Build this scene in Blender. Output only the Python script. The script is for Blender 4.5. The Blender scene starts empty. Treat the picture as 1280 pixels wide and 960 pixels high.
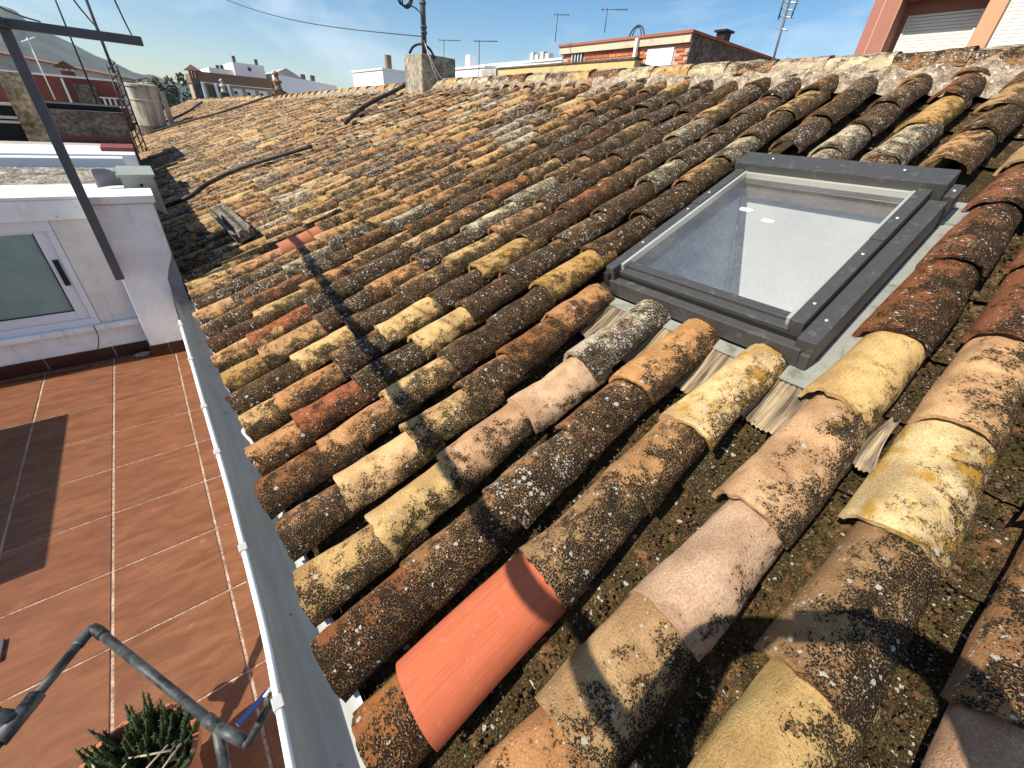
import bpy, bmesh, math, random
import numpy as np
from mathutils import Vector, Matrix, noise as mnoise
rnd = random.Random(7)
S = bpy.context.scene
COL = S.collection
rad = math.radians

# ------------------------------------------------------------------ camera
YAW, PITCH, ROLL, FPX, CAMZ = rad(40.853), rad(-32.314), rad(4.191), 508.34, 1.816
fw = Vector((math.sin(YAW)*math.cos(PITCH), math.cos(YAW)*math.cos(PITCH), math.sin(PITCH)))
rt = Vector((math.cos(YAW), -math.sin(YAW), 0)); upv = rt.cross(fw)
rt2 = math.cos(ROLL)*rt + math.sin(ROLL)*upv
up2 = -math.sin(ROLL)*rt + math.cos(ROLL)*upv
cam = bpy.data.objects.new('camera', bpy.data.cameras.new('camera'))
COL.objects.link(cam)
cam.matrix_world = Matrix(((rt2.x, up2.x, -fw.x, 0), (rt2.y, up2.y, -fw.y, 0), (rt2.z, up2.z, -fw.z, CAMZ), (0, 0, 0, 1)))
cam.data.sensor_width = 36.0
cam.data.lens = 36.0*FPX/1280.0
cam.data.clip_start = 0.02
cam.data.clip_end = 9000
S.camera = cam

# ------------------------------------------------------------------ light: sun travels along +X, down 45 degrees
SUN_AZ, SUN_EL = rad(-6.0), rad(45.0)            # azimuth of the light's travel from +X
Ldir = Vector((math.cos(SUN_EL)*math.cos(SUN_AZ), math.cos(SUN_EL)*math.sin(SUN_AZ), -math.sin(SUN_EL)))
sun = bpy.data.objects.new('sun', bpy.data.lights.new('sun', 'SUN'))
COL.objects.link(sun)
sun.rotation_euler = Ldir.to_track_quat('-Z', 'Y').to_euler()
sun.data.energy = 5.0
sun.data.angle = rad(0.53)
sun.data.color = (1.0, 0.92, 0.79)

W = bpy.data.worlds.new('World'); S.world = W; W.use_nodes = True
wn, wl = W.node_tree.nodes, W.node_tree.links
wn.clear()
wout = wn.new('ShaderNodeOutputWorld'); wbg = wn.new('ShaderNodeBackground')
sky = wn.new('ShaderNodeTexSky'); sky.sky_type = 'NISHITA'; sky.sun_disc = False
sky.sun_elevation = SUN_EL
# direction towards the sun is -Ldir; the node's rotation 0 looks along +Y and turns clockwise
sky.sun_rotation = math.atan2(-Ldir.x, -Ldir.y)
sky.altitude = 50; sky.air_density = 1.0; sky.dust_density = 0.4; sky.ozone_density = 1.4
wtc = wn.new('ShaderNodeTexCoord'); wmap = wn.new('ShaderNodeMapping'); wmap.inputs['Scale'].default_value = (1.0, 1.0, 3.2)
wno = wn.new('ShaderNodeTexNoise'); wno.inputs['Scale'].default_value = 2.3; wno.inputs['Detail'].default_value = 9; wno.inputs['Roughness'].default_value = 0.6; wno.inputs['Distortion'].default_value = 0.5
wrm = wn.new('ShaderNodeMapRange'); wrm.inputs['From Min'].default_value = 0.45; wrm.inputs['From Max'].default_value = 0.74; wrm.inputs['To Max'].default_value = 0.65
wmx = wn.new('ShaderNodeMix'); wmx.data_type = 'RGBA'
wmx.inputs[7].default_value = (8.2, 8.7, 9.6, 1)
wl.new(wtc.outputs['Generated'], wmap.inputs['Vector']); wl.new(wmap.outputs[0], wno.inputs['Vector'])
wl.new(wno.outputs['Fac'], wrm.inputs['Value']); wl.new(wrm.outputs[0], wmx.inputs[0])
whs = wn.new('ShaderNodeHueSaturation'); whs.inputs['Saturation'].default_value = 1.4; whs.inputs['Value'].default_value = 0.95
wl.new(sky.outputs[0], whs.inputs['Color']); wl.new(whs.outputs[0], wmx.inputs[6]); wl.new(wmx.outputs[2], wbg.inputs['Color'])
wbg.inputs['Strength'].default_value = 0.09
wl.new(wbg.outputs[0], wout.inputs[0])

S.view_settings.view_transform = 'Standard'; S.view_settings.look = 'None'
S.view_settings.exposure = 0.68; S.view_settings.gamma = 1.0
S.view_settings.use_curve_mapping = False
S.render.engine = 'CYCLES'
S.cycles.max_bounces = 4; S.cycles.diffuse_bounces = 2; S.cycles.glossy_bounces = 2; S.cycles.transparent_max_bounces = 8
S.cycles.use_adaptive_sampling = True; S.cycles.adaptive_threshold = 0.02
S.cycles.use_denoising = True
S.cycles.volume_bounces = 0

# ------------------------------------------------------------------ helpers
class NB:
    """small node-tree builder"""
    def __init__(s, name, rough=0.85, spec=0.3, metal=0.0):
        s.m = bpy.data.materials.new(name); s.m.use_nodes = True
        s.t = s.m.node_tree; s.b = s.t.nodes['Principled BSDF']
        s.b.inputs['Roughness'].default_value = rough
        s.b.inputs['Specular IOR Level'].default_value = spec
        s.b.inputs['Metallic'].default_value = metal
    def n(s, kind, ins=None, **props):
        k = s.t.nodes.new('ShaderNode'+kind)
        for a, v in props.items(): setattr(k, a, v)
        for a, v in (ins or {}).items(): s.set(k.inputs[a], v)
        return k
    def set(s, sock, v):
        if isinstance(v, bpy.types.NodeSocket): s.t.links.new(v, sock)
        elif isinstance(v, (tuple, list)) and len(v) == 3 and sock.type == 'RGBA': sock.default_value = (*v, 1)
        else: sock.default_value = v
    def math(s, op, a, b=0.0, c=0.0, clamp=False):
        k = s.n('Math', operation=op, use_clamp=clamp)
        s.set(k.inputs[0], a); s.set(k.inputs[1], b); s.set(k.inputs[2], c); return k.outputs[0]
    def noise(s, vec, scale, detail=4, rough=0.6, dist=0.0, out='Fac'):
        k = s.n('TexNoise', {'Scale': scale, 'Detail': detail, 'Roughness': rough, 'Distortion': dist})
        if vec is not None: s.set(k.inputs['Vector'], vec)
        return k.outputs[out]
    def ramp(s, v, lo, hi, a=0.0, b=1.0):
        k = s.n('MapRange', {'From Min': lo, 'From Max': hi, 'To Min': a, 'To Max': b}, clamp=True, interpolation_type='SMOOTHSTEP')
        s.set(k.inputs['Value'], v); return k.outputs[0]
    def mix(s, f, a, b, mode='MIX'):
        k = s.n('Mix', data_type='RGBA', blend_type=mode)
        s.set(k.inputs[0], f); s.set(k.inputs[6], a); s.set(k.inputs[7], b); return k.outputs[2]
    def bump(s, h, strength=0.5, dist=0.004):
        k = s.n('Bump', {'Strength': strength, 'Distance': dist, 'Height': h}); s.set(s.b.inputs['Normal'], k.outputs[0])
    def color(s, c): s.set(s.b.inputs['Base Color'], c)
    def obj(s): return s.n('TexCoord').outputs['Object']
    def pos(s): return s.n('NewGeometry').outputs['Position']

def simple(name, col, rough=0.7, var=0.12, scale=20.0, bump=0.15, bd=0.002, metal=0.0, spec=0.3, dirt=None, dirt_amt=0.0, dscale=6.0):
    k = NB(name, rough, spec, metal)
    p = k.pos()
    n1 = k.noise(p, scale, 6, 0.65)
    c = k.mix(n1, tuple(max(0, x*(1-var*1.6)) for x in col), tuple(x*(1+var) for x in col))
    if dirt:
        d = k.noise(p, dscale, 7, 0.7, 0.4)
        c = k.mix(k.ramp(d, 0.62-0.35*dirt_amt, 0.78-0.25*dirt_amt), c, dirt)
    k.color(c)
    if bump: k.bump(k.noise(p, scale*4, 5, 0.6), bump, bd)
    return k.m

def mesh_obj(name, verts, faces, mat, parent=None, smooth=False, mw=None):
    me = bpy.data.meshes.new(name); me.from_pydata([tuple(v) for v in verts], [], faces); me.update()
    if mat: me.materials.append(mat)
    if smooth: me.polygons.foreach_set('use_smooth', [True]*len(me.polygons))
    o = bpy.data.objects.new(name, me); COL.objects.link(o)
    if parent: o.parent = parent
    if mw is not None: o.matrix_world = mw
    return o

def bm_obj(name, bm, mat, parent=None, smooth=False, mw=None):
    me = bpy.data.meshes.new(name); bmesh.ops.recalc_face_normals(bm, faces=bm.faces); bm.to_mesh(me); bm.free()
    if mat: me.materials.append(mat)
    if smooth: me.polygons.foreach_set('use_smooth', [True]*len(me.polygons))
    o = bpy.data.objects.new(name, me); COL.objects.link(o)
    if parent: o.parent = parent
    if mw is not None: o.matrix_local = mw
    return o

def add_box(bm, lo, hi, mw=None, bev=0.0):
    r = bmesh.ops.create_cube(bm, size=1.0)
    vs = r['verts']
    for v in vs:
        v.co = Vector([(lo[i]+hi[i])/2 + v.co[i]*(hi[i]-lo[i]) for i in range(3)])
    if bev > 0:
        es = list({e for v in vs for e in v.link_edges})
        rb = bmesh.ops.bevel(bm, geom=es, offset=bev, segments=2, affect='EDGES', profile=0.6)
        vs = [v for v in rb['verts']]
    if mw is not None:
        allv = {v for v in vs}
        bmesh.ops.transform(bm, matrix=mw, verts=list(allv))
    return vs

def box(name, lo, hi, mat, parent=None, bev=0.0, mw=None):
    bm = bmesh.new(); add_box(bm, lo, hi, None, bev); return bm_obj(name, bm, mat, parent, False, mw)

def tube_geo(pts, r, n=10, cap=True, closed=False):
    pts = [Vector(p) for p in pts]; V = []; Fc = []
    rs = r if isinstance(r, (list, tuple)) else [r]*len(pts)
    prev = None
    for i, p in enumerate(pts):
        d = (pts[min(i+1, len(pts)-1)] - pts[max(i-1, 0)]).normalized()
        if prev is None:
            a = Vector((0, 0, 1)) if abs(d.z) < 0.9 else Vector((1, 0, 0))
            u = d.cross(a).normalized()
        else:
            u = (prev - d*prev.dot(d)).normalized()
        prev = u; w = d.cross(u)
        for k in range(n):
            t = 2*math.pi*k/n
            V.append(p + (u*math.cos(t)+w*math.sin(t))*rs[i])
    for i in range(len(pts)-1):
        for k in range(n):
            Fc.append((i*n+k, i*n+(k+1) % n, (i+1)*n+(k+1) % n, (i+1)*n+k))
    if cap:
        Fc.append(tuple(range(n-1, -1, -1))); Fc.append(tuple((len(pts)-1)*n+k for k in range(n)))
    return V, Fc

def tube(name, pts, r, mat, parent=None, n=10):
    V, Fc = tube_geo(pts, r, n)
    o = mesh_obj(name, V, Fc, mat, parent, True)
    return o

def smooth_path(pts, sub=6):
    """Catmull-Rom through the points"""
    P = [Vector(p) for p in pts]; P = [P[0]*2-P[1]] + P + [P[-1]*2-P[-2]]
    out = []
    for i in range(1, len(P)-2):
        for s in range(sub):
            t = s/sub; a, b, c, d = P[i-1], P[i], P[i+1], P[i+2]
            out.append(0.5*((2*b)+(c-a)*t+(2*a-5*b+4*c-d)*t*t+(3*b-a-3*c+d)*t**3))
    out.append(P[-2]); return out

def tag(o, label=None, cat=None, group=None, kind=None):
    if label: o['label'] = label
    if cat: o['category'] = cat
    if group: o['group'] = group
    if kind: o['kind'] = kind
    return o

def empty(name, loc=(0, 0, 0)):
    e = bpy.data.objects.new(name, None); COL.objects.link(e); e.location = loc; e.empty_display_size = 0.1
    return e

def thing(name, label, cat, group=None):
    return tag(empty(name), label, cat, group)

def multi(name, parts, mat, parent=None, smooth=False):
    """several (V,F) shells into one mesh"""
    V = []; Fc = []
    for v, f in parts:
        o = len(V); V += list(v); Fc += [tuple(i+o for i in q) for q in f]
    return mesh_obj(name, V, Fc, mat, parent, smooth)

def box_geo(lo, hi):
    x0, y0, z0 = lo; x1, y1, z1 = hi
    V = [(x0, y0, z0), (x1, y0, z0), (x1, y1, z0), (x0, y1, z0), (x0, y0, z1), (x1, y0, z1), (x1, y1, z1), (x0, y1, z1)]
    return V, [(0, 3, 2, 1), (4, 5, 6, 7), (0, 1, 5, 4), (1, 2, 6, 5), (2, 3, 7, 6), (3, 0, 4, 7)]

# ------------------------------------------------------------------ roof frame
SLOPE = rad(22.0)
ROOF0 = Vector((0.005, 0.0, 0.616))                         # crown plane at the eave
UA = Vector((math.cos(SLOPE), 0, math.sin(SLOPE)))
UN = Vector((-math.sin(SLOPE), 0, math.cos(SLOPE)))
UY = Vector((0, 1, 0))
def RP(a, y, n=0.0): return ROOF0 + UA*a + UY*y + UN*n
# local axes of the roof frame: x = up slope, y = -Y (right handed), z = normal ; we keep y = +Y and flip faces when needed
def roof_mat(a, y, n, yaw=0.0, pitch=0.0, roll=0.0):
    # x along slope, y along +Y, z = x cross y
    X = UA; Y = UY; Z = X.cross(Y)
    M = Matrix(((X.x, Y.x, Z.x, 0), (X.y, Y.y, Z.y, 0), (X.z, Y.z, Z.z, 0), (0, 0, 0, 1)))
    p = RP(a, y, n)
    R = Matrix.Rotation(yaw, 4, 'Z') @ Matrix.Rotation(pitch, 4, 'Y') @ Matrix.Rotation(roll, 4, 'X')
    return Matrix.Translation(p) @ M @ R

# ------------------------------------------------------------------ materials
def tile_material():
    k = NB('weathered_clay', 0.92, 0.10)
    tc = k.n('Attribute', attribute_name='tco').outputs['Vector']
    at = k.n('Attribute', attribute_name='tcol'); base = at.outputs['Color']; moss = at.outputs['Alpha']
    tw = k.n('Attribute', attribute_name='tw').outputs['Vector']
    sp = k.n('SeparateXYZ', {'Vector': tw}); dark, white, yel = sp.outputs
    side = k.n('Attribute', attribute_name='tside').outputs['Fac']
    nL = k.noise(tc, 8, 2, 0.55); nM = k.noise(tc, 34, 4, 0.70); nF = k.noise(tc, 150, 2, 0.75); nG = k.noise(tc, 380, 1, 0.6)
    old = k.math('GREATER_THAN', dark, 0.01)
    # clay: soft variation, grain, pits (a new tile stays clean)
    stained = k.mix(k.ramp(nL, 0.34, 0.64), k.mix(0.45, base, (0.19, 0.085, 0.035)), base)
    stained = k.mix(k.ramp(nF, 0.30, 0.66), k.mix(1.0, stained, (0.72, 0.65, 0.58), 'MULTIPLY'), stained)
    stained = k.mix(k.ramp(nG, 0.26, 0.38), k.mix(1.0, stained, (0.42, 0.34, 0.27), 'MULTIPLY'), stained)
    dm = k.n('Mapping'); dm.inputs['Scale'].default_value = (2.0, 60.0, 1.0); k.set(dm.inputs['Vector'], tc)
    draw = k.noise(dm.outputs[0], 2.0, 3, 0.7)
    fresh = k.mix(k.ramp(draw, 0.32, 0.68), k.mix(1.0, base, (0.84, 0.80, 0.76), 'MULTIPLY'), base)
    fresh = k.mix(k.ramp(nM, 0.56, 0.70, 0.0, 0.5), fresh, k.mix(0.5, base, (0.42, 0.24, 0.17)))
    fresh = k.mix(k.ramp(nG, 0.26, 0.34), k.mix(1.0, base, (0.6, 0.5, 0.45), 'MULTIPLY'), fresh)
    c = k.mix(old, fresh, stained)
    # lichen and painted shade: large patches with a peppered edge, salt and pepper inside
    nP = k.noise(tc, 13, 3, 0.6, 0.3)
    v = k.math('ADD', k.math('MULTIPLY', nP, 0.34), k.math('ADD', k.math('MULTIPLY', nM, 0.32), k.math('MULTIPLY', nF, 0.34)))
    v = k.math('ADD', v, k.math('MULTIPLY', side, 0.115))  # darkens the slope turned from the sun: lichen plus painted shade
    thr = k.math('SUBTRACT', 0.655, k.math('MULTIPLY', dark, 0.235))
    d1 = k.math('SUBTRACT', v, thr)
    m1 = k.math('MULTIPLY', k.ramp(d1, -0.040, 0.010), old)
    brown = k.mix(k.ramp(nG, 0.36, 0.64), (0.030, 0.016, 0.0075), (0.20, 0.115, 0.046))
    c = k.mix(k.math('MULTIPLY', m1, 0.50), c, brown)
    m2 = k.math('MULTIPLY', k.ramp(d1, -0.006, 0.014), old)
    nB = k.noise(tc, 230, 2, 0.75)
    speck = k.mix(0.45, stained, (0.30, 0.215, 0.115))
    salt = k.ramp(k.math('ADD', nB, k.math('MULTIPLY', k.math('SUBTRACT', nM, 0.5), 0.35)), 0.55, 0.61)
    black = k.mix(salt, (0.007, 0.0056, 0.0042), speck)
    black = k.mix(k.ramp(nP, 0.50, 0.62, 0.0, 0.55), black, (0.012, 0.010, 0.007))
    c = k.mix(k.math('MULTIPLY', m2, 0.96), c, black)
    # moss in the channels
    mossc = k.mix(k.ramp(nF, 0.38, 0.66), (0.012, 0.010, 0.005), (0.105, 0.080, 0.028))
    c = k.mix(k.math('MULTIPLY', moss, k.ramp(nM, 0.38, 0.56)), c, mossc)
    # yellow / orange lichen
    nY = k.math('ADD', k.math('MULTIPLY', k.noise(tc, 13, 2, 0.5), 0.60), k.math('MULTIPLY', nF, 0.40))
    ty = k.math('SUBTRACT', 0.68, k.math('MULTIPLY', yel, 0.16))
    my = k.math('MULTIPLY', k.ramp(k.math('SUBTRACT', nY, ty), -0.01, 0.04), k.math('GREATER_THAN', yel, 0.01))
    yc = k.mix(k.ramp(nG, 0.35, 0.65), (0.36, 0.17, 0.015), (0.50, 0.29, 0.045))
    c = k.mix(k.math('MULTIPLY', my, 0.85), c, yc)
    # pale lichen rosettes, three sizes
    wob = k.n('VectorMath', operation='ADD'); k.set(wob.inputs[0], tc)
    wsc = k.n('VectorMath', operation='SCALE'); k.set(wsc.inputs[0], k.noise(tc, 170, 1, 0.6, out='Color')); wsc.inputs['Scale'].default_value = 0.008
    k.set(wob.inputs[1], wsc.outputs[0])
    wm = None
    clus = k.ramp(k.noise(tc, 14, 2, 0.6), 0.42, 0.60)
    for sc, rr, am in ((44, 0.38, 0.95), (90, 0.42, 0.97), (165, 0.44, 0.9)):
        vo = k.n('TexVoronoi', {'Scale': sc, 'Randomness': 1.0}); k.set(vo.inputs['Vector'], wob.outputs[0])
        rc = k.n('SeparateColor'); k.set(rc.inputs[0], vo.outputs['Color'])
        keep = k.math('LESS_THAN', rc.outputs[0], k.math('MULTIPLY', white, k.math('MULTIPLY_ADD', clus, 0.85, 0.15)))
        r_ = k.math('MULTIPLY_ADD', rc.outputs[1], rr*0.7, rr*0.3)
        s_ = k.math('MULTIPLY', k.math('MULTIPLY', keep, k.math('LESS_THAN', vo.outputs['Distance'], r_)), am)
        wm = s_ if wm is None else k.math('MAXIMUM', wm, s_)
    wc = k.mix(k.ramp(nG, 0.3, 0.7), (0.26, 0.25, 0.21), (0.50, 0.48, 0.42))
    c = k.mix(wm, c, wc)
    k.color(c)
    hgt = k.math('MULTIPLY', k.noise(tc, 150, 4, 0.75), k.math('MULTIPLY_ADD', old, 0.985, 0.015))
    k.bump(hgt, 0.9, 0.007)
    return k.m
M_TILE = tile_material()

def grain_material(name, c0, c1, scale=30, rough=0.9, bump=0.7, dist=0.01, white=0.0):
    k = NB(name, rough, 0.15); p = k.pos()
    n1 = k.noise(p, scale, 7, 0.7, 0.3); n2 = k.noise(p, scale*6, 4, 0.65)
    c = k.mix(k.ramp(n1, 0.34, 0.66), c0, c1)
    c = k.mix(k.ramp(n2, 0.33, 0.62), k.mix(1.0, c, (0.45, 0.4, 0.36), 'MULTIPLY'), c)
    if white:
        c = k.mix(k.ramp(k.noise(p, scale*2.2, 5, 0.7), 0.56, 0.66), c, (0.55, 0.52, 0.45))
    k.color(c); k.bump(k.math('ADD', n1, k.math('MULTIPLY', n2, 0.4)), bump, dist)
    return k.m

M_MORTAR = grain_material('lime_mortar', (0.15, 0.115, 0.08), (0.46, 0.385, 0.28), 15, bump=0.8, dist=0.012, white=1)
M_DECK = grain_material('roof_bedding', (0.03, 0.024, 0.014), (0.09, 0.065, 0.035), 30)
M_WHITE = simple('white_paint', (0.78, 0.78, 0.77), 0.55, 0.05, 9, 0.1)
M_STUCCO = NB('white_render', 0.9, 0.2)
def stucco(k, col, stain, amt):
    p = k.pos()
    n1 = k.noise(p, 5, 6, 0.65); n2 = k.noise(p, 70, 5, 0.7)
    mp = k.n('Mapping'); mp.inputs['Scale'].default_value = (14, 14, 1.2); k.set(mp.inputs['Vector'], p)
    st = k.noise(mp.outputs[0], 1.0, 5, 0.65)
    c = k.mix(k.ramp(n1, 0.35, 0.7), tuple(x*0.86 for x in col), col)
    c = k.mix(k.math('MULTIPLY', k.ramp(st, 0.52, 0.72), amt), c, stain)
    c = k.mix(k.ramp(k.noise(p, 38, 3, 0.5), 0.70, 0.76), c, tuple(x*0.55 for x in col))
    k.color(c); k.bump(k.math('ADD', n2, k.math('MULTIPLY', n1, 0.6)), 0.5, 0.006)
    return k.m
M_STUCCO = stucco(M_STUCCO, (0.92, 0.91, 0.89), (0.42, 0.38, 0.32), 0.55)
M_JAMB = stucco(NB('stained_render', 0.9, 0.2), (0.80, 0.76, 0.70), (0.30, 0.26, 0.20), 0.75)
M_ZINC = simple('zinc_flashing', (0.33, 0.34, 0.30), 0.5, 0.15, 18, 0.1, metal=0.35, dirt=(0.18, 0.17, 0.13), dirt_amt=0.3, dscale=12)
M_FRAME = simple('grey_aluminium', (0.060, 0.059, 0.056), 0.5, 0.10, 60, 0.05, metal=0.2, spec=0.5, dirt=(0.14, 0.13, 0.12), dirt_amt=0.25, dscale=30)
M_FRAMED = simple('dark_gasket', (0.018, 0.018, 0.018), 0.5, 0.1, 40, 0.0)
M_SILVER = simple('bare_aluminium', (0.62, 0.60, 0.54), 0.35, 0.06, 40, 0.0, metal=0.55, spec=0.5)
M_SCREW = simple('steel_screw', (0.75, 0.75, 0.74), 0.3, 0.05, 60, 0.0, metal=0.6)
M_GUTTER = NB('gutter_inside', 0.6, 0.35)
def _gut(k):
    p = k.pos(); mp = k.n('Mapping'); mp.inputs['Scale'].default_value = (30, 2.5, 30); k.set(mp.inputs['Vector'], p)
    a = k.noise(mp.outputs[0], 1.0, 5, 0.6); b = k.noise(p, 22, 6, 0.7)
    c = k.mix(k.ramp(a, 0.3, 0.7), (0.27, 0.285, 0.27), (0.35, 0.365, 0.35))
    c = k.mix(k.ramp(b, 0.60, 0.76), c, (0.19, 0.19, 0.165))
    k.color(c); return k.m
M_GUTTER = _gut(M_GUTTER)
M_GUTTERW = simple('gutter_white', (0.80, 0.81, 0.82), 0.35, 0.04, 14, 0.0, spec=0.5)
M_BLACK = simple('black_plastic', (0.014, 0.014, 0.015), 0.45, 0.2, 50, 0.1)
M_CABLE = simple('old_black_pipe', (0.022, 0.021, 0.02), 0.6, 0.3, 12, 0.1, dirt=(0.07, 0.06, 0.05), dirt_amt=0.4)
M_STEEL = simple('painted_grey_steel', (0.095, 0.100, 0.112), 0.5, 0.15, 14, 0.06, metal=0.25, dirt=(0.10, 0.08, 0.07), dirt_amt=0.25, dscale=8)
M_CONC = grain_material('weathered_concrete', (0.20, 0.18, 0.13), (0.50, 0.46, 0.36), 9, bump=0.5, dist=0.01)
M_GALV = simple('galvanised_pipe', (0.095, 0.105, 0.105), 0.55, 0.4, 30, 0.2, metal=0.3, dirt=(0.02, 0.02, 0.02), dirt_amt=0.6, dscale=18)

# ================================================================== TERRACE
def floor_tile_mat():
    k = NB('terrace_tile', 0.5, 0.22)
    oi = k.n('ObjectInfo'); rv = oi.outputs['Random']
    p = k.pos()
    off = k.n('VectorMath', operation='ADD'); k.set(off.inputs[0], p)
    sc = k.n('VectorMath', operation='SCALE'); k.set(sc.inputs[0], k.n('CombineXYZ', {'X': rv, 'Y': k.math('MULTIPLY', rv, 7.0), 'Z': rv}).outputs[0]); sc.inputs['Scale'].default_value = 9.0
    k.set(off.inputs[1], sc.outputs[0])
    mp = k.n('Mapping'); mp.inputs['Scale'].default_value = (1.0, 3.0, 1.0); mp.inputs['Rotation'].default_value = (0, 0, 0.5); k.set(mp.inputs['Vector'], off.outputs[0])
    a = k.noise(mp.outputs[0], 6, 5, 0.6, 0.7); b = k.noise(p, 120, 4, 0.7); cc = k.noise(p, 2.0, 4, 0.6)
    c = k.mix(k.ramp(a, 0.28, 0.75), (0.135, 0.053, 0.024), (0.235, 0.100, 0.048))
    c = k.mix(k.math('MULTIPLY', rv, 0.25), c, (0.18, 0.062, 0.030))
    c = k.mix(k.ramp(b, 0.25, 0.45), k.mix(1.0, c, (0.75, 0.72, 0.7), 'MULTIPLY'), c)
    c = k.mix(k.ramp(k.noise(off.outputs[0], 9, 5, 0.7), 0.66, 0.72, 0, 0.45), c, (0.34, 0.17, 0.10))
    c = k.mix(k.ramp(cc, 0.5, 0.8, 0, 0.3), c, (0.26, 0.115, 0.065))
    k.color(c)
    k.set(k.b.inputs['Roughness'], k.ramp(a, 0.2, 0.8, 0.55, 0.38))
    k.bump(k.math('ADD', b, k.math('MULTIPLY', a, 0.8)), 0.15, 0.003); return k.m
M_FLOOR = floor_tile_mat()
M_GROUT = grain_material('grout', (0.34, 0.24, 0.17), (0.58, 0.45, 0.35), 14, bump=0.4, dist=0.003)
M_SKIRT = simple('skirting_tile', (0.050, 0.014, 0.009), 0.35, 0.25, 16, 0.05, spec=0.5)

terr = box('terrace', (-4.0, -1.6, -0.12), (0.02, 4.55, -0.0035), M_GROUT); tag(terr, 'red brown tiled terrace beside the roof', None, None, 'structure')
TX0, TP, TY0, TG = -0.246, 0.3975, 3.928, 0.0035
def bevel_tile(name, x0, x1, y0, y1, mat, parent):
    b = 0.0022; z0, z1 = -0.006, 0.0
    V = [(x0, y0, z0), (x1, y0, z0), (x1, y1, z0), (x0, y1, z0), (x0, y0, z1-b*0.7), (x1, y0, z1-b*0.7), (x1, y1, z1-b*0.7), (x0, y1, z1-b*0.7),
         (x0+b, y0+b, z1), (x1-b, y0+b, z1), (x1-b, y1-b, z1), (x0+b, y1-b, z1)]
    Fq = [(0, 1, 5, 4), (1, 2, 6, 5), (2, 3, 7, 6), (3, 0, 4, 7), (4, 5, 9, 8), (5, 6, 10, 9), (6, 7, 11, 10), (7, 4, 8, 11), (8, 9, 10, 11)]
    cx, cy = (x0+x1)/2, (y0+y1)/2; dz = rnd.uniform(-0.0006, 0.0006)
    return mesh_obj(name, [(v[0]-cx, v[1]-cy, v[2]) for v in V], Fq, mat, parent, False, Matrix.Translation((cx, cy, dz)))
for i in range(-1, 6):
    x1 = TX0 - (i)*TP; x0 = x1 - TP
    if i == -1: x0, x1 = TX0, 0.0
    for j in range(-1, 13):
        y1 = TY0 - j*0.4; y0 = y1 - 0.4
        if j == -1: y1 = 4.285
        if j > 8 and i > 3: continue
        g = TG if True else 0
        bevel_tile('floor_tile', x0+g*1.6+rnd.uniform(-.0006, .0006), x1-g*1.6, y0+g*1.15, y1-g*1.15, M_FLOOR, terr)

# ================================================================== WHITE ANNEX (wall, window, pillar)
AX = thing('terrace_annex', 'low white rendered annex with an aluminium window at the end of the terrace', 'building')
box('low_wall', (-3.2, 4.30, 0.0), (-0.36, 4.50, 0.255), M_STUCCO, AX)
box('wall_above_window', (-3.2, 4.275, 1.07), (-0.362, 4.50, 1.2), M_STUCCO, AX, 0.006)
box('jamb', (-0.615, 4.305, 0.30), (-0.365, 4.48, 1.0685), M_JAMB, AX, 0.004)
box('window_sill', (-3.2, 4.262, 0.2575), (-0.37, 4.47, 0.298), M_STUCCO, AX, 0.006)
box('ledge', (-3.2, 4.268, 1.2015), (-0.10, 4.86, 1.222), M_WHITE, AX, 0.004)
# pillar with a stained cap and a broken lower right edge
def pillar():
    bm = bmesh.new()
    prof = [(-0.385, 0.0), (-0.16, 0.0), (-0.118, 0.30), (-0.112, 0.62), (-0.075, 0.69), (-0.02, 0.80), (-0.014, 1.18), (-0.36, 1.18)]
    f = [bm.verts.new((x, 4.16, z)) for x, z in prof]; b = [bm.verts.new((x, 4.47, z)) for x, z in prof]
    bm.faces.new(f); bm.faces.new(b[::-1]); n = len(prof)
    for i in range(n): bm.faces.new((f[i], b[i], b[(i+1) % n], f[(i+1) % n]))
    bmesh.ops.bevel(bm, geom=[e for e in bm.edges if abs((e.verts[0].co-e.verts[1].co).y) < 1e-4 and e.verts[0].co.y < 4.2], offset=0.008, segments=2, affect='EDGES')
    return bm_obj('pillar', bm, M_STUCCO, AX)
pillar()
box('pillar_cap', (-0.388, 4.135, 1.182), (0.004, 4.50, 1.232), M_STUCCO, AX, 0.006)
# skirting tiles
sx = -3.0
while sx < -0.40:
    e = min(sx+0.395, -0.392)
    box('skirting_tile', (sx, 4.286, 0.0), (e-0.005, 4.2985, 0.098), M_SKIRT, AX, 0.0015); sx += 0.3975 if sx > -2.9 else (0.3975)
box('skirting_tile', (-0.392, 4.146, 0.0), (-0.268, 4.1585, 0.098), M_SKIRT, AX, 0.0015)
box('skirting_tile', (-0.262, 4.146, 0.0), (-0.10, 4.1585, 0.098), M_SKIRT, AX, 0.0015)
# side wall behind the pillar, sloping down along the eave
V = []
for x in (-0.17, -0.018):
    V += [(x, 4.475, 0.2), (x, 7.05, 0.2), (x, 7.05, 0.70), (x, 5.5, 1.05), (x, 4.8, 1.165), (x, 4.475, 1.176)]
mesh_obj('side_wall', V, [(0, 1, 2, 3, 4, 5), (11, 10, 9, 8, 7, 6), (0, 6, 7, 1), (1, 7, 8, 2), (2, 8, 9, 3), (3, 9, 10, 4), (4, 10, 11, 5), (5, 11, 6, 0)], M_JAMB, AX)
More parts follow.
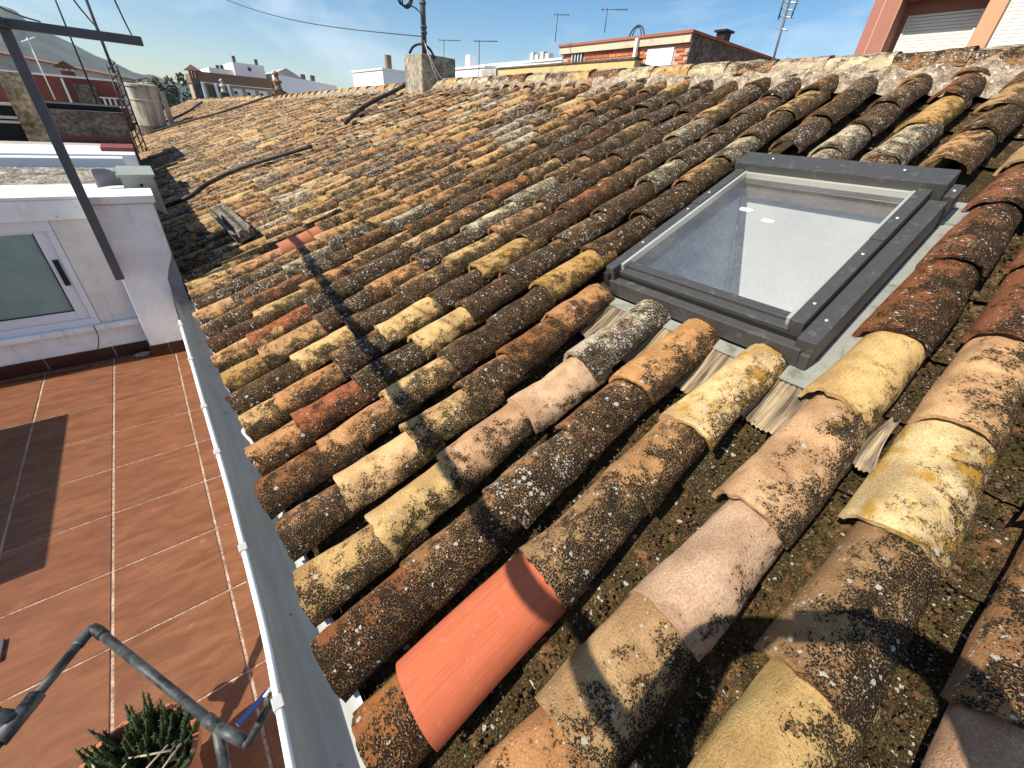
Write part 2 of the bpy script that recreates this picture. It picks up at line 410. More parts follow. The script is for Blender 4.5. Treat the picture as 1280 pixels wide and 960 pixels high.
# window
k = NB('frosted_glass', 0.38, 0.5); kp = k.pos()
k.color(k.mix(k.ramp(k.noise(kp, 2.6, 4, 0.6), 0.3, 0.7), (0.20, 0.29, 0.255), (0.29, 0.385, 0.34))); k.bump(k.noise(kp, 190, 3, 0.6), 0.35, 0.003); M_FROST = k.m
M_ALU = simple('white_aluminium', (0.76, 0.76, 0.78), 0.4, 0.04, 12, 0.0, spec=0.5)
WIN = empty('window'); WIN.parent = AX
WIN['label'] = 'white aluminium sliding window with frosted greenish glass'
box('frame', (-3.1, 4.30, 1.0), (-0.617, 4.36, 1.0675), M_ALU, WIN, 0.003)
box('frame', (-3.1, 4.30, 0.299), (-0.617, 4.36, 0.352), M_ALU, WIN, 0.003)
box('frame', (-0.655, 4.30, 0.3525), (-0.6172, 4.36, 0.9995), M_ALU, WIN, 0.003)
box('sash', (-0.722, 4.312, 0.3525), (-0.6555, 4.35, 0.9995), M_ALU, WIN, 0.004)
box('sash', (-3.0, 4.312, 0.3525), (-0.7225, 4.35, 0.418), M_ALU, WIN, 0.004)
box('sash', (-3.0, 4.312, 0.985), (-0.7225, 4.35, 0.9995), M_ALU, WIN, 0.003)
box('gasket', (-3.0, 4.3165, 0.4185), (-0.7235, 4.325, 0.424), M_FRAMED, WIN)
box('gasket', (-0.729, 4.3168, 0.4245), (-0.7235, 4.325, 0.9845), M_FRAMED, WIN)
box('glass', (-3.0, 4.327, 0.4245), (-0.7295, 4.333, 0.9845), M_FROST, WIN)
box('handle', (-0.699, 4.302, 0.615), (-0.668, 4.3118, 0.805), M_BLACK, WIN, 0.003)
# loose wire hanging from the window over the skirting
tag(tube('hanging_wire', smooth_path([(-0.655, 4.25, 0.31), (-0.66, 4.235, 0.22), (-0.70, 4.225, 0.12), (-0.78, 4.20, 0.012), (-0.93, 4.19, 0.006), (-1.3, 4.21, 0.006)]), 0.0035, M_BLACK, None, 6),
    'thin black wire hanging from the window sill to the terrace floor', 'wire')
# flat stone by the pillar foot
bm = bmesh.new(); bmesh.ops.create_icosphere(bm, subdivisions=3, radius=1.0)
for v in bm.verts:
    n_ = mnoise.noise(v.co*1.7)*0.2; v.co = Vector((v.co.x*0.062*(1+n_), v.co.y*0.035*(1+n_), max(-0.6, v.co.z)*0.018*(1+n_)))
st = bm_obj('flat_stone', bm, grain_material('stone', (0.16, 0.14, 0.11), (0.42, 0.38, 0.32), 40, bump=0.4), None, True)
st.matrix_world = Matrix.Translation((-0.452, 4.225, 0.0112)) @ Matrix.Rotation(0.1, 4, 'Z')
tag(st, 'small flat grey stone lying at the foot of the white pillar', 'stone')

# ------- steel frame over the terrace
FR = thing('steel_canopy_frame', 'grey steel tube frame with a tall post beside the white pillar', 'frame')
box('post', (-0.395, 4.065, 0.68), (-0.345, 4.115, 2.098), M_STEEL, FR, 0.003)
box('crossbar', (-0.395, 4.066, 2.1), (0.235, 4.114, 2.146), M_STEEL, FR, 0.003)
P0, P1 = Vector((-0.372, 4.063, 2.123)), Vector((-1.05, -0.85, 2.123))
d = (P1-P0); L_ = d.length
Mx = Matrix.Translation(P0) @ d.to_track_quat('Y', 'Z').to_matrix().to_4x4()
box('beam', (-0.022, 0.0, -0.022), (0.022, L_, 0.022), M_STEEL, FR, 0.003, Mx)
box('far_post', (-1.07, -0.95, 0.0), (-1.02, -0.90, 2.146), M_STEEL, FR, 0.003)
wall_br = box('bracket', (-0.40, 4.116, 0.70), (-0.375, 4.158, 0.86), M_STEEL, FR)
# three washing lines from the crossbar
for i, (x, xe, ye, ze) in enumerate(((-0.21, -0.72, 1.5, 2.72), (0.04, -0.25, 1.3, 3.0), (0.19, 0.0, 1.7, 3.0))):
    pts = []
    for s in range(13):
        t = s/12; pts.append(Vector((x, 4.07, 2.15)).lerp(Vector((xe, ye, ze)), t) - Vector((0, 0, 0.22*math.sin(math.pi*t)*(1-t*0.4))))
    tag(tube('overhead_wire', pts, 0.0042, M_BLACK, None, 5), ['thin sagging wire tied to the steel crossbar nearest the post', 'thin sagging wire tied to the middle of the steel crossbar', 'thin sagging wire tied near the free end of the steel crossbar'][i], 'wire', 'wires tied to the steel crossbar')

# ================================================================== TILED ROOF
ROOF = thing('tiled_roof', 'large sloping roof of weathered curved clay tiles covered in lichen', 'roof')

# tile mesh ------------------------------------------------------------
def tile_geo(L, w0, w1, hh, th, nseg, nlen, seed, concave=False, rough=0.004, chip=0.006, inner=True):
    """local: x up slope from the lower end (0..L), y across, z up; crown at z=0 for covers, trough at z=0 for channels."""
    V = []; Fc = []; T = []; Sd = []
    r = random.Random(seed); ox, oy = r.uniform(0, 50), r.uniform(0, 50)
    bend = r.uniform(-0.006, 0.006); skew = r.uniform(-0.004, 0.004)
    cut = r.uniform(-0.02, 0.02)
    flat = r.uniform(0.80, 1.0)
    def P(s, q, off):
        # s 0..1 along, q -1..1 across
        th_ = q*math.pi/2*0.97
        w = (w0 + (w1-w0)*s)/2 + off
        h = hh*(0.93+0.07*(1-s)) + off
        ex = math.copysign(abs(math.sin(th_))**flat, th_)
        y = w*ex; z = h*(math.cos(th_)-1) + off
        n_ = mnoise.noise((ox+s*2.2, oy+q*1.6, off*20))*rough*1.6 + mnoise.noise((ox+s*9, oy+q*6, 3))*rough*0.6
        z += n_; y += n_*0.7 + skew*(s-0.5) + bend*math.sin(math.pi*s)
        x = s*L
        if s == 0: x += cut*q*0.5 + mnoise.noise((ox*3+q*3.1, oy, 7))*chip + mnoise.noise((ox*3+q*11, oy, 9))*chip*0.6 
        if s == 1: x += mnoise.noise((ox*3+q*3.1, oy, 17))*chip*1.5
        if concave: z = -z
        return (x, y, z)
    arc = (w0+w1)/4*1.45
    def shell(off, flip):
        b = len(V)
        for i in range(nlen+1):
            for j in range(nseg+1):
                s, q = i/nlen, 2*j/nseg-1
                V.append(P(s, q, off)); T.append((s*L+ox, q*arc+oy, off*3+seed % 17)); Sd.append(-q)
        for i in range(nlen):
            for j in range(nseg):
                a = b+i*(nseg+1)+j; f = (a, a+nseg+1, a+nseg+2, a+1)
                Fc.append(f if flip else f[::-1])
        return b
    o_in, o_out = (0.0, -th)
    b0 = shell(0.0, False)
    if inner:
        b1 = shell(-th if not concave else th*0.0-th, True)
    else:
        b1 = None
    # rims
    def rim(idx0, idx1):
        b = len(V)
        for a, c in zip(idx0, idx1):
            V.append(V[a]); T.append(T[a]); Sd.append(Sd[a]); V.append(V[c]); T.append(T[c]); Sd.append(Sd[c])
        for m in range(len(idx0)-1):
            Fc.append((b+2*m, b+2*m+1, b+2*m+3, b+2*m+2))
    if inner:
        n1 = nseg+1
        rim([b0+j for j in range(n1)], [b1+j for j in range(n1)])
        rim([b0+nlen*n1+j for j in range(n1)][::-1], [b1+nlen*n1+j for j in range(n1)][::-1])
        rim([b0+i*n1 for i in range(nlen+1)][::-1], [b1+i*n1 for i in range(nlen+1)][::-1])
        rim([b0+i*n1+nseg for i in range(nlen+1)], [b1+i*n1+nseg for i in range(nlen+1)])
    return V, Fc, T, Sd

def set_attrs(me, T, Sd, col, tw):
    n = len(me.vertices)
    a = me.attributes.new('tco', 'FLOAT_VECTOR', 'POINT'); a.data.foreach_set('vector', np.asarray(T, dtype=np.float32).ravel())
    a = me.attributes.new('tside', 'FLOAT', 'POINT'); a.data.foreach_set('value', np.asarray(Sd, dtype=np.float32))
    c = np.asarray(col, dtype=np.float32); c = np.tile(c, (n, 1)) if c.ndim == 1 else c
    a = me.attributes.new('tcol', 'FLOAT_COLOR', 'POINT'); a.data.foreach_set('color', c.ravel())
    w = np.asarray(tw, dtype=np.float32); w = np.tile(w, (n, 1)) if w.ndim == 1 else w
    a = me.attributes.new('tw', 'FLOAT_VECTOR', 'POINT'); a.data.foreach_set('vector', w.ravel())

STY = {  # base colour, dark, white, yellow
 'new':   ((0.50, 0.172, 0.090), 0.0, 0.0, 0.0),
 'pink':  ((0.70, 0.50, 0.36), 0.20, 0.02, 0.10),
 'pinkd': ((0.70, 0.47, 0.29), 0.46, 0.04, 0.08),
 'cream': ((0.74, 0.54, 0.29), 0.38, 0.05, 0.05),
 'creamy':((0.80, 0.63, 0.36), 0.42, 0.12, 0.85),
 'creamd':((0.70, 0.50, 0.26), 0.58, 0.12, 0.05),
 'smooth':((0.74, 0.56, 0.28), 0.22, 0.02, 0.22),
 'yellow':((0.60, 0.42, 0.18), 0.46, 0.10, 0.62),
 'tan':   ((0.62, 0.40, 0.20), 0.46, 0.12, 0.05),
 'tand':  ((0.59, 0.37, 0.18), 0.62, 0.18, 0.05),
 'orange':((0.62, 0.36, 0.185), 0.50, 0.12, 0.04),
 'oranged':((0.50, 0.235, 0.10), 0.62, 0.16, 0.02),
 'red':   ((0.42, 0.155, 0.078), 0.50, 0.16, 0.0),
 'redd':  ((0.33, 0.145, 0.078), 0.70, 0.22, 0.0),
 'dark':  ((0.42, 0.25, 0.13), 0.80, 0.20, 0.0),
 'darkw': ((0.42, 0.26, 0.14), 0.78, 0.48, 0.0),
 'brown': ((0.40, 0.19, 0.085), 0.62, 0.06, 0.0),
 'gray':  ((0.68, 0.60, 0.43), 0.60, 0.75, 0.0),
}
for n_ in STY:
    b_, d_, w_, y_ = STY[n_]; STY[n_] = ((0.97*b_[0]**1.15, 0.98*b_[1]**1.17, 0.95*b_[2]**1.17), d_*1.03, w_, y_)
def pick_style(y, a):
    r = rnd.random()
    if y < 3.2:
        pool = [('dark', .16), ('darkw', .24), ('tand', .20), ('creamd', .14), ('brown', .06), ('oranged', .09), ('redd', .05), ('orange', .04), ('cream', .03), ('yellow', .02), ('gray', .05)]
        if a > 2.6: pool = [('darkw', .42), ('gray', .14), ('tand', .16), ('dark', .10), ('redd', .08), ('creamd', .08), ('yellow', .03)]
    else:
        pool = [('darkw', .26), ('tand', .20), ('tan', .12), ('creamd', .18), ('cream', .06), ('gray', .14), ('oranged', .04), ('orange', .03), ('yellow', .02), ('redd', .02)]
    t = sum(w for _, w in pool); r *= t
    for n_, w in pool:
        r -= w
        if r <= 0: return n_
    return pool[0][0]

# hand-placed courses near the camera: column -> list of (lower end a, style)
NEAR = {
  0: [(-0.02, 'brown'), (0.13, 'new'), (0.545, 'gray2'), (0.90, 'tand'), (1.19, 'creamy')],
  1: [(-0.03, 'redd'), (0.27, 'dark'), (0.60, 'darkw'), (0.93, 'dark'), (1.23, 'orange')],
  2: [(-0.02, 'creamd'), (0.25, 'cream'), (0.55, 'pinkd'), (0.89, 'pink'), (1.20, 'gray')],
  3: [(-0.01, 'dark'), (0.22, 'cream'), (0.52, 'creamd'), (0.80, 'dark'), (1.04, 'brown'), (1.33, 'orange')],
  4: [(-0.03, 'brown'), (0.23, 'orange'), (0.55, 'creamd'), (0.86, 'dark'), (1.16, 'dark'), (1.47, 'yellow')],
  5: [(-0.02, 'orange'), (0.20, 'red'), (0.50, 'darkw'), (0.83, 'cream'), (1.13, 'dark'), (1.45, 'darkw')],
  6: [(0.0, 'creamd'), (0.17, 'orange'), (0.48, 'darkw'), (0.75, 'cream'), (1.08, 'darkw'), (1.40, 'yellow')],
  7: [(-0.02, 'dark'), (0.33, 'cream'), (0.66, 'dark'), (0.98, 'tand')],
  8: [(-0.01, 'yellow'), (0.21, 'tan'), (0.55, 'darkw'), (0.9, 'orange')],
  9: [(-0.02, 'tan'), (0.19, 'red'), (0.57, 'darkw')],
 -1: [(-0.02, 'orange'), (0.36, 'creamd2'), (0.685, 'pink'), (1.06, 'pinkd'), (1.54, 'smooth'), (1.92, 'redd'), (2.41, 'redd'), (2.87, 'redd')],
 -2: [(0.06, 'brown'), (0.44, 'smooth2'), (0.79, 'dark2'), (1.22, 'creamy'), (1.63, 'pinkd'), (2.05, 'redd'), (2.5, 'redd')],
 -3: [(0.1, 'dark'), (0.50, 'pink'), (0.98, 'dark'), (1.45, 'oranged'), (1.9, 'redd')],
}
STY['new2'] = ((0.36, 0.105, 0.058), 0.0, 0.0, 0.0)
STY['gray2'] = ((0.40, 0.27, 0.13), 0.66, 0.22, 0.0)
STY['creamd2'] = ((0.52, 0.36, 0.18), 0.44, 0.05, 0.0)
STY['smooth2'] = ((0.52, 0.38, 0.16), 0.44, 0.03, 0.03)
STY['dark2'] = ((0.36, 0.22, 0.115), 0.66, 0.12, 0.0)

def col_y(kc, a):
    if kc >= 0: return 0.425 + 0.24*kc + 0.02*a*min(kc, 4)/4.0 + 0.004*math.sin(kc*2.3)
    if kc == -1: return 0.143 + 0.002*a
    if kc == -2: return -0.165 + 0.032*a
    return -0.165 - 0.275*(-kc-2) + 0.032*a
def ridge_a(y):
    pts = [(-5, 4.62), (7.0, 4.62), (8.6, 4.48), (11, 4.31), (15, 3.96), (24, 3.80), (36, 3.40)]
    for (y0, a0), (y1, a1) in zip(pts, pts[1:]):
        if y <= y1: return a0 + (a1-a0)*(y-y0)/(y1-y0)
    return pts[-1][1]
Y_END = 34.0
SKY = dict(y0=0.285, y1=1.172, a0=1.66, a1=2.862)
def cover_blocked(yc, a, L):
    # tiles that would run through the skylight
    return (SKY['y0']-0.045 < yc < SKY['y1']+0.035) and a < SKY['a1']+0.02 and a+L*0.8 > SKY['a0']

covers = []      # (kc, a, L, style, y)
kc = -6
while True:
    y_base = col_y(kc, 2.0)
    if y_base > Y_END: break
    amax = ridge_a(y_base) - 0.10
    lst = []
    if kc in NEAR:
        for i, (a, s) in enumerate(NEAR[kc]):
            nxt = NEAR[kc][i+1][0] if i+1 < len(NEAR[kc]) else a+0.38
            lst.append((a, s, nxt))
        a = NEAR[kc][-1][0] + rnd.uniform(0.34, 0.42)
    else:
        a = rnd.uniform(-0.035, -0.005)
    first = not lst
    if 0 <= kc <= 3: a = 2.875 + rnd.uniform(0, 0.04)
    while a < amax:
        e = rnd.uniform(0.22, 0.34) if (first and kc > 0) else rnd.uniform(0.33, 0.43)
        first = False
        lst.append((a, None, a+e)); a += e
    for i, (a, s, nxt) in enumerate(lst):
        L = max(0.40, min(0.54, nxt-a+0.09))
        y = col_y(kc, a+0.2)
        if cover_blocked(y, a, L):
            if kc in NEAR and s: L = max(0.30, SKY['a0']-0.02-a)
            else: continue
        if a+L > amax+0.22: L = max(0.2, amax+0.22-a)
        covers.append((kc, a, L, s or pick_style(y, a), y))
    kc += 1

CAMP = Vector((0, 0, CAMZ))
def in_view(p):
    d = p-CAMP; z = d.dot(fw)
    if z < 0.05: return False
    x = d.dot(rt2)/z*FPX; y = d.dot(up2)/z*FPX
    return abs(x) < 760 and abs(y) < 600
def dist(a, y): return (RP(a, y)-CAMP).length

ib = min(range(len(covers)), key=lambda i: abs(covers[i][1]+0.2-0.78)+abs(covers[i][4]-3.86)); covers[ib] = (*covers[ib][:3], 'new2', covers[ib][4])
STY['new2'] = ((0.36, 0.105, 0.058), 0.0, 0.0, 0.0)
cov = sorted(covers, key=lambda c: (not in_view(RP(c[1]+0.2, c[4])), dist(c[1]+0.2, c[4])))
far_V, far_F, far_T, far_S, far_C, far_W = [], [], [], [], [], []
def emit_far(V, Fc, T, Sd, col, tw, M):
    b = len(far_V)
    for v in V: far_V.append(M @ Vector(v))
    far_F.extend(tuple(i+b for i in f) for f in Fc)
    far_T.extend(T); far_S.extend(Sd); far_C.extend([col]*len(V)); far_W.extend([tw]*len(V))

def jitter(c, amt=0.12):
    f = rnd.uniform(1-amt, 1+amt); return (c[0]*f, c[1]*f*rnd.uniform(0.96, 1.04), c[2]*f*rnd.uniform(0.92, 1.08))
n_obj = 0
new_label_done = False
for idx, (kc, a, L, s, y) in enumerate(cov):
    base, dk, wh, ye = STY[s]
    dd = dist(a+0.2, y)
    if not in_view(RP(a+0.2, y)) and dd > 3.5: continue
    near = idx < 300
    nseg, nlen = (18, 10) if dd < 2.6 else ((12, 5) if near else (7, 2))
    w0 = rnd.uniform(0.184, 0.208); w1 = w0*rnd.uniform(0.78, 0.88)
    if kc <= -1: w0 *= 1.07; w1 *= 1.07
    if s == 'new': w0, w1 = 0.222, 0.200
    hh = w0*rnd.uniform(0.36, 0.42)
    rg = 0.0012 if s == 'new' else rnd.uniform(0.004, 0.0085)
    V, Fc, T, Sd = tile_geo(L, w0, w1, hh, 0.014, nseg, nlen, idx*7+13, False, rg, 0.0005 if s == 'new' else rnd.choice((0.006, 0.009, 0.012, 0.02)), inner=near)
    lift = rnd.uniform(0.024, 0.034); tilt = lift/L
    M = roof_mat(a, y, rnd.uniform(-0.006, 0.008)+ (0.0), rnd.uniform(-0.042, 0.042), tilt*1.0, rnd.uniform(-0.07, 0.07))
    if s == 'new': M = roof_mat(a-0.005, y+0.012, 0.014, -0.01, tilt, -0.02)
    if kc == 0 and s == 'brown': M = roof_mat(a, y, -0.012, 0.02, tilt*0.6, 0.03)
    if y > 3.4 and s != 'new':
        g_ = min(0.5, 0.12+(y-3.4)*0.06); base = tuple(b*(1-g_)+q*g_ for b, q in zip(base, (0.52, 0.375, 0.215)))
    c4 = (*jitter(base), 0.05 if s != 'new' else 0.0)
    f = 1.0 if s == 'new' else rnd.uniform(0.9, 1.1)
    tw = (dk*f, wh*rnd.uniform(0.6, 1.3), ye)
    if y < 3.2 and dk > 0.4: tw = (tw[0]*1.09, tw[1], tw[2])
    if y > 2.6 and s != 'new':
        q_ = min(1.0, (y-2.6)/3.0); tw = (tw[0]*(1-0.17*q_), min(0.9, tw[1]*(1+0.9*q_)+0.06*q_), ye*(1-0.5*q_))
    if near:
        me = bpy.data.meshes.new('cover_tile'); me.from_pydata(V, [], Fc); me.update()
        me.materials.append(M_TILE); me.polygons.foreach_set('use_smooth', [True]*len(me.polygons))
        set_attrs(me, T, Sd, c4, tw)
        o = bpy.data.objects.new('cover_tile', me); COL.objects.link(o); o.parent = ROOF; o.matrix_local = M
        if s == 'new': o['label'] = 'clean bright orange replacement tile'
        if s == 'new2': o['label'] = 'clean reddish replacement tile near the pillar'
    else:
        emit_far(V, Fc, T, Sd, c4, tw, M)

def far_flush(name):
    me = bpy.data.meshes.new(name); me.from_pydata([tuple(v) for v in far_V], [], far_F); me.update()
    me.materials.append(M_TILE); me.polygons.foreach_set('use_smooth', [True]*len(me.polygons))
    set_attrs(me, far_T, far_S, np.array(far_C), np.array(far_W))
    o = bpy.data.objects.new(name, me); COL.objects.link(o); o.parent = ROOF; o['kind'] = 'stuff'
    for l in (far_V, far_F, far_T, far_S, far_C, far_W): l.clear()
    return o
far_flush('far_cover_tiles')

# channels --------------------------------------------------------------
chans = []
kc = -6
while True:
    yb = (col_y(kc, 1.0)+col_y(kc+1, 1.0))/2
    if yb > Y_END: break
    a = rnd.uniform(-0.03, 0.0); amax = ridge_a(yb)-0.12
    while a < amax:
        e = rnd.uniform(0.30, 0.40); y = (col_y(kc, a+.2)+col_y(kc+1, a+.2))/2
        pitch = col_y(kc+1, a+.2)-col_y(kc, a+.2)
        blk = SKY['y0']-0.05 < y < SKY['y1']+0.03 and a < SKY['a1'] and a+0.40 > SKY['a0']-0.12
        if not blk: chans.append((a, y, e+0.10, pitch))
        a += e
    kc += 1
chans.sort(key=lambda c: (not in_view(RP(c[0]+0.2, c[1])), dist(c[0]+0.2, c[1])))
for idx, (a, y, L, pitch) in enumerate(chans):
    dd = dist(a+0.2, y)
    if not in_view(RP(a+0.2, y)) and dd > 3.5: continue
    near = idx < 220
    nseg, nlen = (12, 6) if dd < 2.6 else ((8, 4) if near else (4, 1))
    w = pitch*rnd.uniform(0.90, 0.97)
    V, Fc, T, Sd = tile_geo(L, w*0.92, w, 0.062, 0.012, nseg, nlen, idx*5+3001, True, 0.008, 0.010, inner=False)
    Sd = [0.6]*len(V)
    lift = 0.024
    M = roof_mat(a, y, -0.148+rnd.uniform(-0.004, 0.006), rnd.uniform(-0.02, 0.02), lift/L, rnd.uniform(-0.04, 0.04))
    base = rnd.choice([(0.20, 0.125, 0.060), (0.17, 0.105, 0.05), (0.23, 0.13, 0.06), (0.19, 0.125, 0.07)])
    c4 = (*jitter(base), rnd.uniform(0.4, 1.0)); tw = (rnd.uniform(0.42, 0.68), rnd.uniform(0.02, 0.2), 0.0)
    if near:
        me = bpy.data.meshes.new('channel_tile'); me.from_pydata(V, [], Fc); me.update()
        me.materials.append(M_TILE); me.polygons.foreach_set('use_smooth', [True]*len(me.polygons))
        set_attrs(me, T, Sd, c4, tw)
        o = bpy.data.objects.new('channel_tile', me); COL.objects.link(o); o.parent = ROOF; o.matrix_local = M
    else: emit_far(V, Fc, T, Sd, c4, tw, M)
far_flush('far_channel_tiles')

# crumbs of mortar, moss and leaf litter lying in the near channels
def debris():
    bm0 = bmesh.new(); bmesh.ops.create_icosphere(bm0, subdivisions=1, radius=1.0); bv = [v.co.copy() for v in bm0.verts]; bf = [tuple(v.index for v in f.verts) for f in bm0.faces]; bm0.free()
    V = []; Fc = []; T = []; C = []; Wt = []; r = random.Random(21)
    for kc in range(-4, 5):
        for _ in range(420 if kc < 1 else 260):
            a = r.uniform(0.0, 1.62 if 0 <= kc <= 3 else 2.8); y = (col_y(kc, a)+col_y(kc+1, a))/2 + r.gauss(0, 0.016)
            yc = (col_y(kc, a)+col_y(kc+1, a))/2; sz = r.uniform(0.0025, 0.007)*(1.6 if r.random() < 0.10 else 1)
            c = RP(a, y, -0.138 + 0.062*min(1, abs(y-yc)/0.10)**2 + 0.001)
            q = Matrix.Rotation(r.uniform(0, 6.28), 3, (r.random(), r.random(), r.random()+.1)); b = len(V); st = r.uniform(0.5, 1.0)
            col = r.choice([(0.05, 0.042, 0.015, 0.9), (0.09, 0.055, 0.025, 0.5), (0.16, 0.10, 0.05, 0.2), (0.045, 0.055, 0.014, 1.0), (0.22, 0.17, 0.11, 0.0), (0.03, 0.025, 0.012, 0.5)])
            for v in bv:
                p = q @ Vector((v.x, v.y*st, v.z*0.7)); V.append(c+p*sz*(1+0.4*mnoise.noise(v*2+c*40))); T.append(tuple(c+p*0.02)); C.append(col); Wt.append((0.3, 0.0, 0.0))
            Fc.extend(tuple(i+b for i in f) for f in bf)
    me = bpy.data.meshes.new('channel_litter'); me.from_pydata([tuple(v) for v in V], [], Fc); me.update(); me.materials.append(M_TILE)
    set_attrs(me, T, [0.0]*len(V), np.array(C), np.array(Wt))
    o = bpy.data.objects.new('channel_litter', me); COL.objects.link(o); o.parent = ROOF; o['kind'] = 'stuff'
debris()

# deck under the tiles, with the skylight opening left out
def deck():
    V = []; Fc = []
    def slab(a0, a1, y0, y1):
        b = len(V)
        for n_ in (-0.20, -0.28):
            for (a, y) in ((a0, y0), (a1, y0), (a1, y1), (a0, y1)): V.append(RP(a, y, n_))
        for f in ((0, 1, 2, 3), (7, 6, 5, 4), (0, 4, 5, 1), (1, 5, 6, 2), (2, 6, 7, 3), (3, 7, 4, 0)): Fc.append(tuple(i+b for i in f))
    o0, o1, p0, p1 = SKY['a0']+0.05, SKY['a1']-0.06, SKY['y0']+0.08, SKY['y1']-0.02
    slab(0.03, o0, -2.0, 7.0); slab(o1, 4.6, -2.0, 7.0); slab(o0, o1, -2.0, p0); slab(o0, o1, p1, 7.0)
    ys = [7.0, 8.6, 11, 15, 24, Y_END]
    for y0, y1 in zip(ys, ys[1:]):
        slab(0.03, ridge_a((y0+y1)/2), y0, y1)
    o = mesh_obj('roof_deck', V, Fc, M_DECK, ROOF); return o
deck()

# ridge: tiles and mortar bed -------------------------------------------
y = -1.6; i = 0
while y < Y_END-0.5:
    ra = ridge_a(y); far = y > 9
    e = rnd.uniform(0.36, 0.42)
    st_ = rnd.choice(['gray', 'darkw', 'creamd', 'gray', 'yellow', 'redd', 'creamd', 'darkw', 'tand', 'gray'])
    if far: st_ = rnd.choice(['cream', 'tan', 'creamd', 'orange', 'tand'])
    base, dk, wh, ye = STY[st_]
    V, Fc, T, Sd = tile_geo(e+0.08, 0.235, 0.20, 0.10, 0.016, 12 if not far else 8, 5 if not far else 2, 9000+i, False, 0.005, 0.008)
    # local x -> +Y (lower end towards the camera), local y -> down slope
    X = UY; Z = Vector((-math.sin(SLOPE*0.25), 0, math.cos(SLOPE*0.25))); Yv = Z.cross(X)
    p = RP(ra+0.03, y, 0.055 + rnd.uniform(-0.008, 0.012))
    M = Matrix(((X.x, Yv.x, Z.x, p.x), (X.y, Yv.y, Z.y, p.y), (X.z, Yv.z, Z.z, p.z), (0, 0, 0, 1))) @ Matrix.Rotation(rnd.uniform(-0.03, 0.03), 4, 'Z') @ Matrix.Rotation(0.05, 4, 'Y')
    me = bpy.data.meshes.new('ridge_tile'); me.from_pydata(V, [], Fc); me.update(); me.materials.append(M_TILE)
    me.polygons.foreach_set('use_smooth', [True]*len(me.polygons))
    set_attrs(me, T, Sd, (*jitter(base), 0.0), (dk*1.25, min(0.9, wh*1.4+0.1), ye))
    o = bpy.data.objects.new('ridge_tile', me); COL.objects.link(o); o.parent = ROOF; o.matrix_local = M
    y += e; i += 1
def mortar():
    V = []; Fc = []; na = 9
    ys = list(np.arange(-1.6, 9.0, 0.045)) + list(np.arange(9.0, Y_END, 0.25))
    for y in ys:
        ra = ridge_a(y)
        for q in range(na):
            t = q/(na-1); a = ra - 0.27 + 0.36*t
            n_ = -0.105 + 0.145*math.sin(min(1, t*1.25)*math.pi/2) + 0.014*mnoise.noise((a*9, y*7, 0)) + 0.009*mnoise.noise((a*31, y*27, 4))
            # follows the tile columns
            ph = (y-col_y(0, 4.4))/0.24*2*math.pi
            n_ += 0.016*math.cos(ph)*(1-t)
            a += 0.03*mnoise.noise((y*6, t*3, 8))
            V.append(RP(a, y, n_))
    for i in range(len(ys)-1):
        for q in range(na-1):
            b = i*na+q; Fc.append((b, b+1, b+na+1, b+na))
    mesh_obj('ridge_mortar', V, Fc, M_MORTAR, ROOF, True)
mortar()
# back slope beyond the ridge (so the roof is a body from the side)
V = []
for y0 in (-2.0, 7.0, 11, 15, 24, Y_END):
    p = RP(ridge_a(y0)+0.05, y0, 0.02); V += [p, p+Vector((3.5, 0, -1.4))]
mesh_obj('back_slope', V, [(2*i, 2*i+1, 2*i+3, 2*i+2) for i in range(5)], M_DECK, ROOF)
# house wall under the eave
box('wall', (0.03, -2.0, -3.0), (0.25, 34.0, 0.40), M_STUCCO, ROOF)

# gutter ------------------------------------------------------------------
GUT = empty('gutter'); GUT.parent = ROOF; GUT['label'] = 'white gutter with a dull grey inside along the eave'
def gx(y):                                        # outer lip, a little bent near the camera
    return float(np.interp(y, (-1.6, 0.2, 0.52, 0.84, 1.5, 3.0, 4.2), (-0.16, -0.152, -0.136, -0.115, -0.105, -0.106, -0.107)))
M_CLIP = simple('grey_clip', (0.45, 0.44, 0.43), 0.5, 0.1, 20, 0)
def gutter():
    ys = list(np.arange(-1.6, 4.13, 0.11))
    prof = [(0.0, 0.0), (0.002, -0.045), (0.009, -0.088), (0.024, -0.107), (0.060, -0.112), (0.094, -0.108), (0.108, -0.096), (0.116, -0.070), (0.118, -0.050)]
    V = []; Fc = []; n = len(prof)
    for y in ys:
        for (dx, dz) in prof:
            w = (0.050-gx(y))/0.118
            V.append((gx(y)+dx*w, y, 0.545+dz))
    for i in range(len(ys)-1):
        for q in range(n-1):
            b = i*n+q; Fc.append((b, b+n, b+n+1, b+1))
    mesh_obj('trough', V, Fc, M_GUTTER, GUT, True)
    V = []; Fc = []
    for y in ys:
        for (dx, dz) in ((-0.006, -0.004), (-0.007, -0.045), (-0.003, -0.092), (0.018, -0.116), (0.060, -0.122), (0.11, -0.118)):
            V.append((gx(y)+dx, y, 0.545+dz))
    n = 6
    for i in range(len(ys)-1):
        for q in range(n-1):
            b = i*n+q; Fc.append((b, b+1, b+n+1, b+n))
    mesh_obj('outer_skin', V, Fc, M_GUTTERW, GUT, True)
    V, Fc = tube_geo([(gx(y)-0.002 + 0.0015*mnoise.noise((y*2.0, 0, 0)), y, 0.547+0.002*mnoise.noise((y*1.7, 5, 0))) for y in np.arange(-1.6, 3.47, 0.1)], 0.0095, 10)
    mesh_obj('lip', V, Fc, M_GUTTERW, GUT, True)
    for i, y in enumerate((0.30, 0.66, 1.20, 1.78, 2.18, 2.75, 3.30)):
        bm = bmesh.new(); add_box(bm, (gx(y)-0.0155, y-0.017, 0.530), (gx(y)+0.010, y+0.017, 0.5605), None, 0.003)
        bm_obj('clip', bm, M_CLIP, GUT)
gutter()
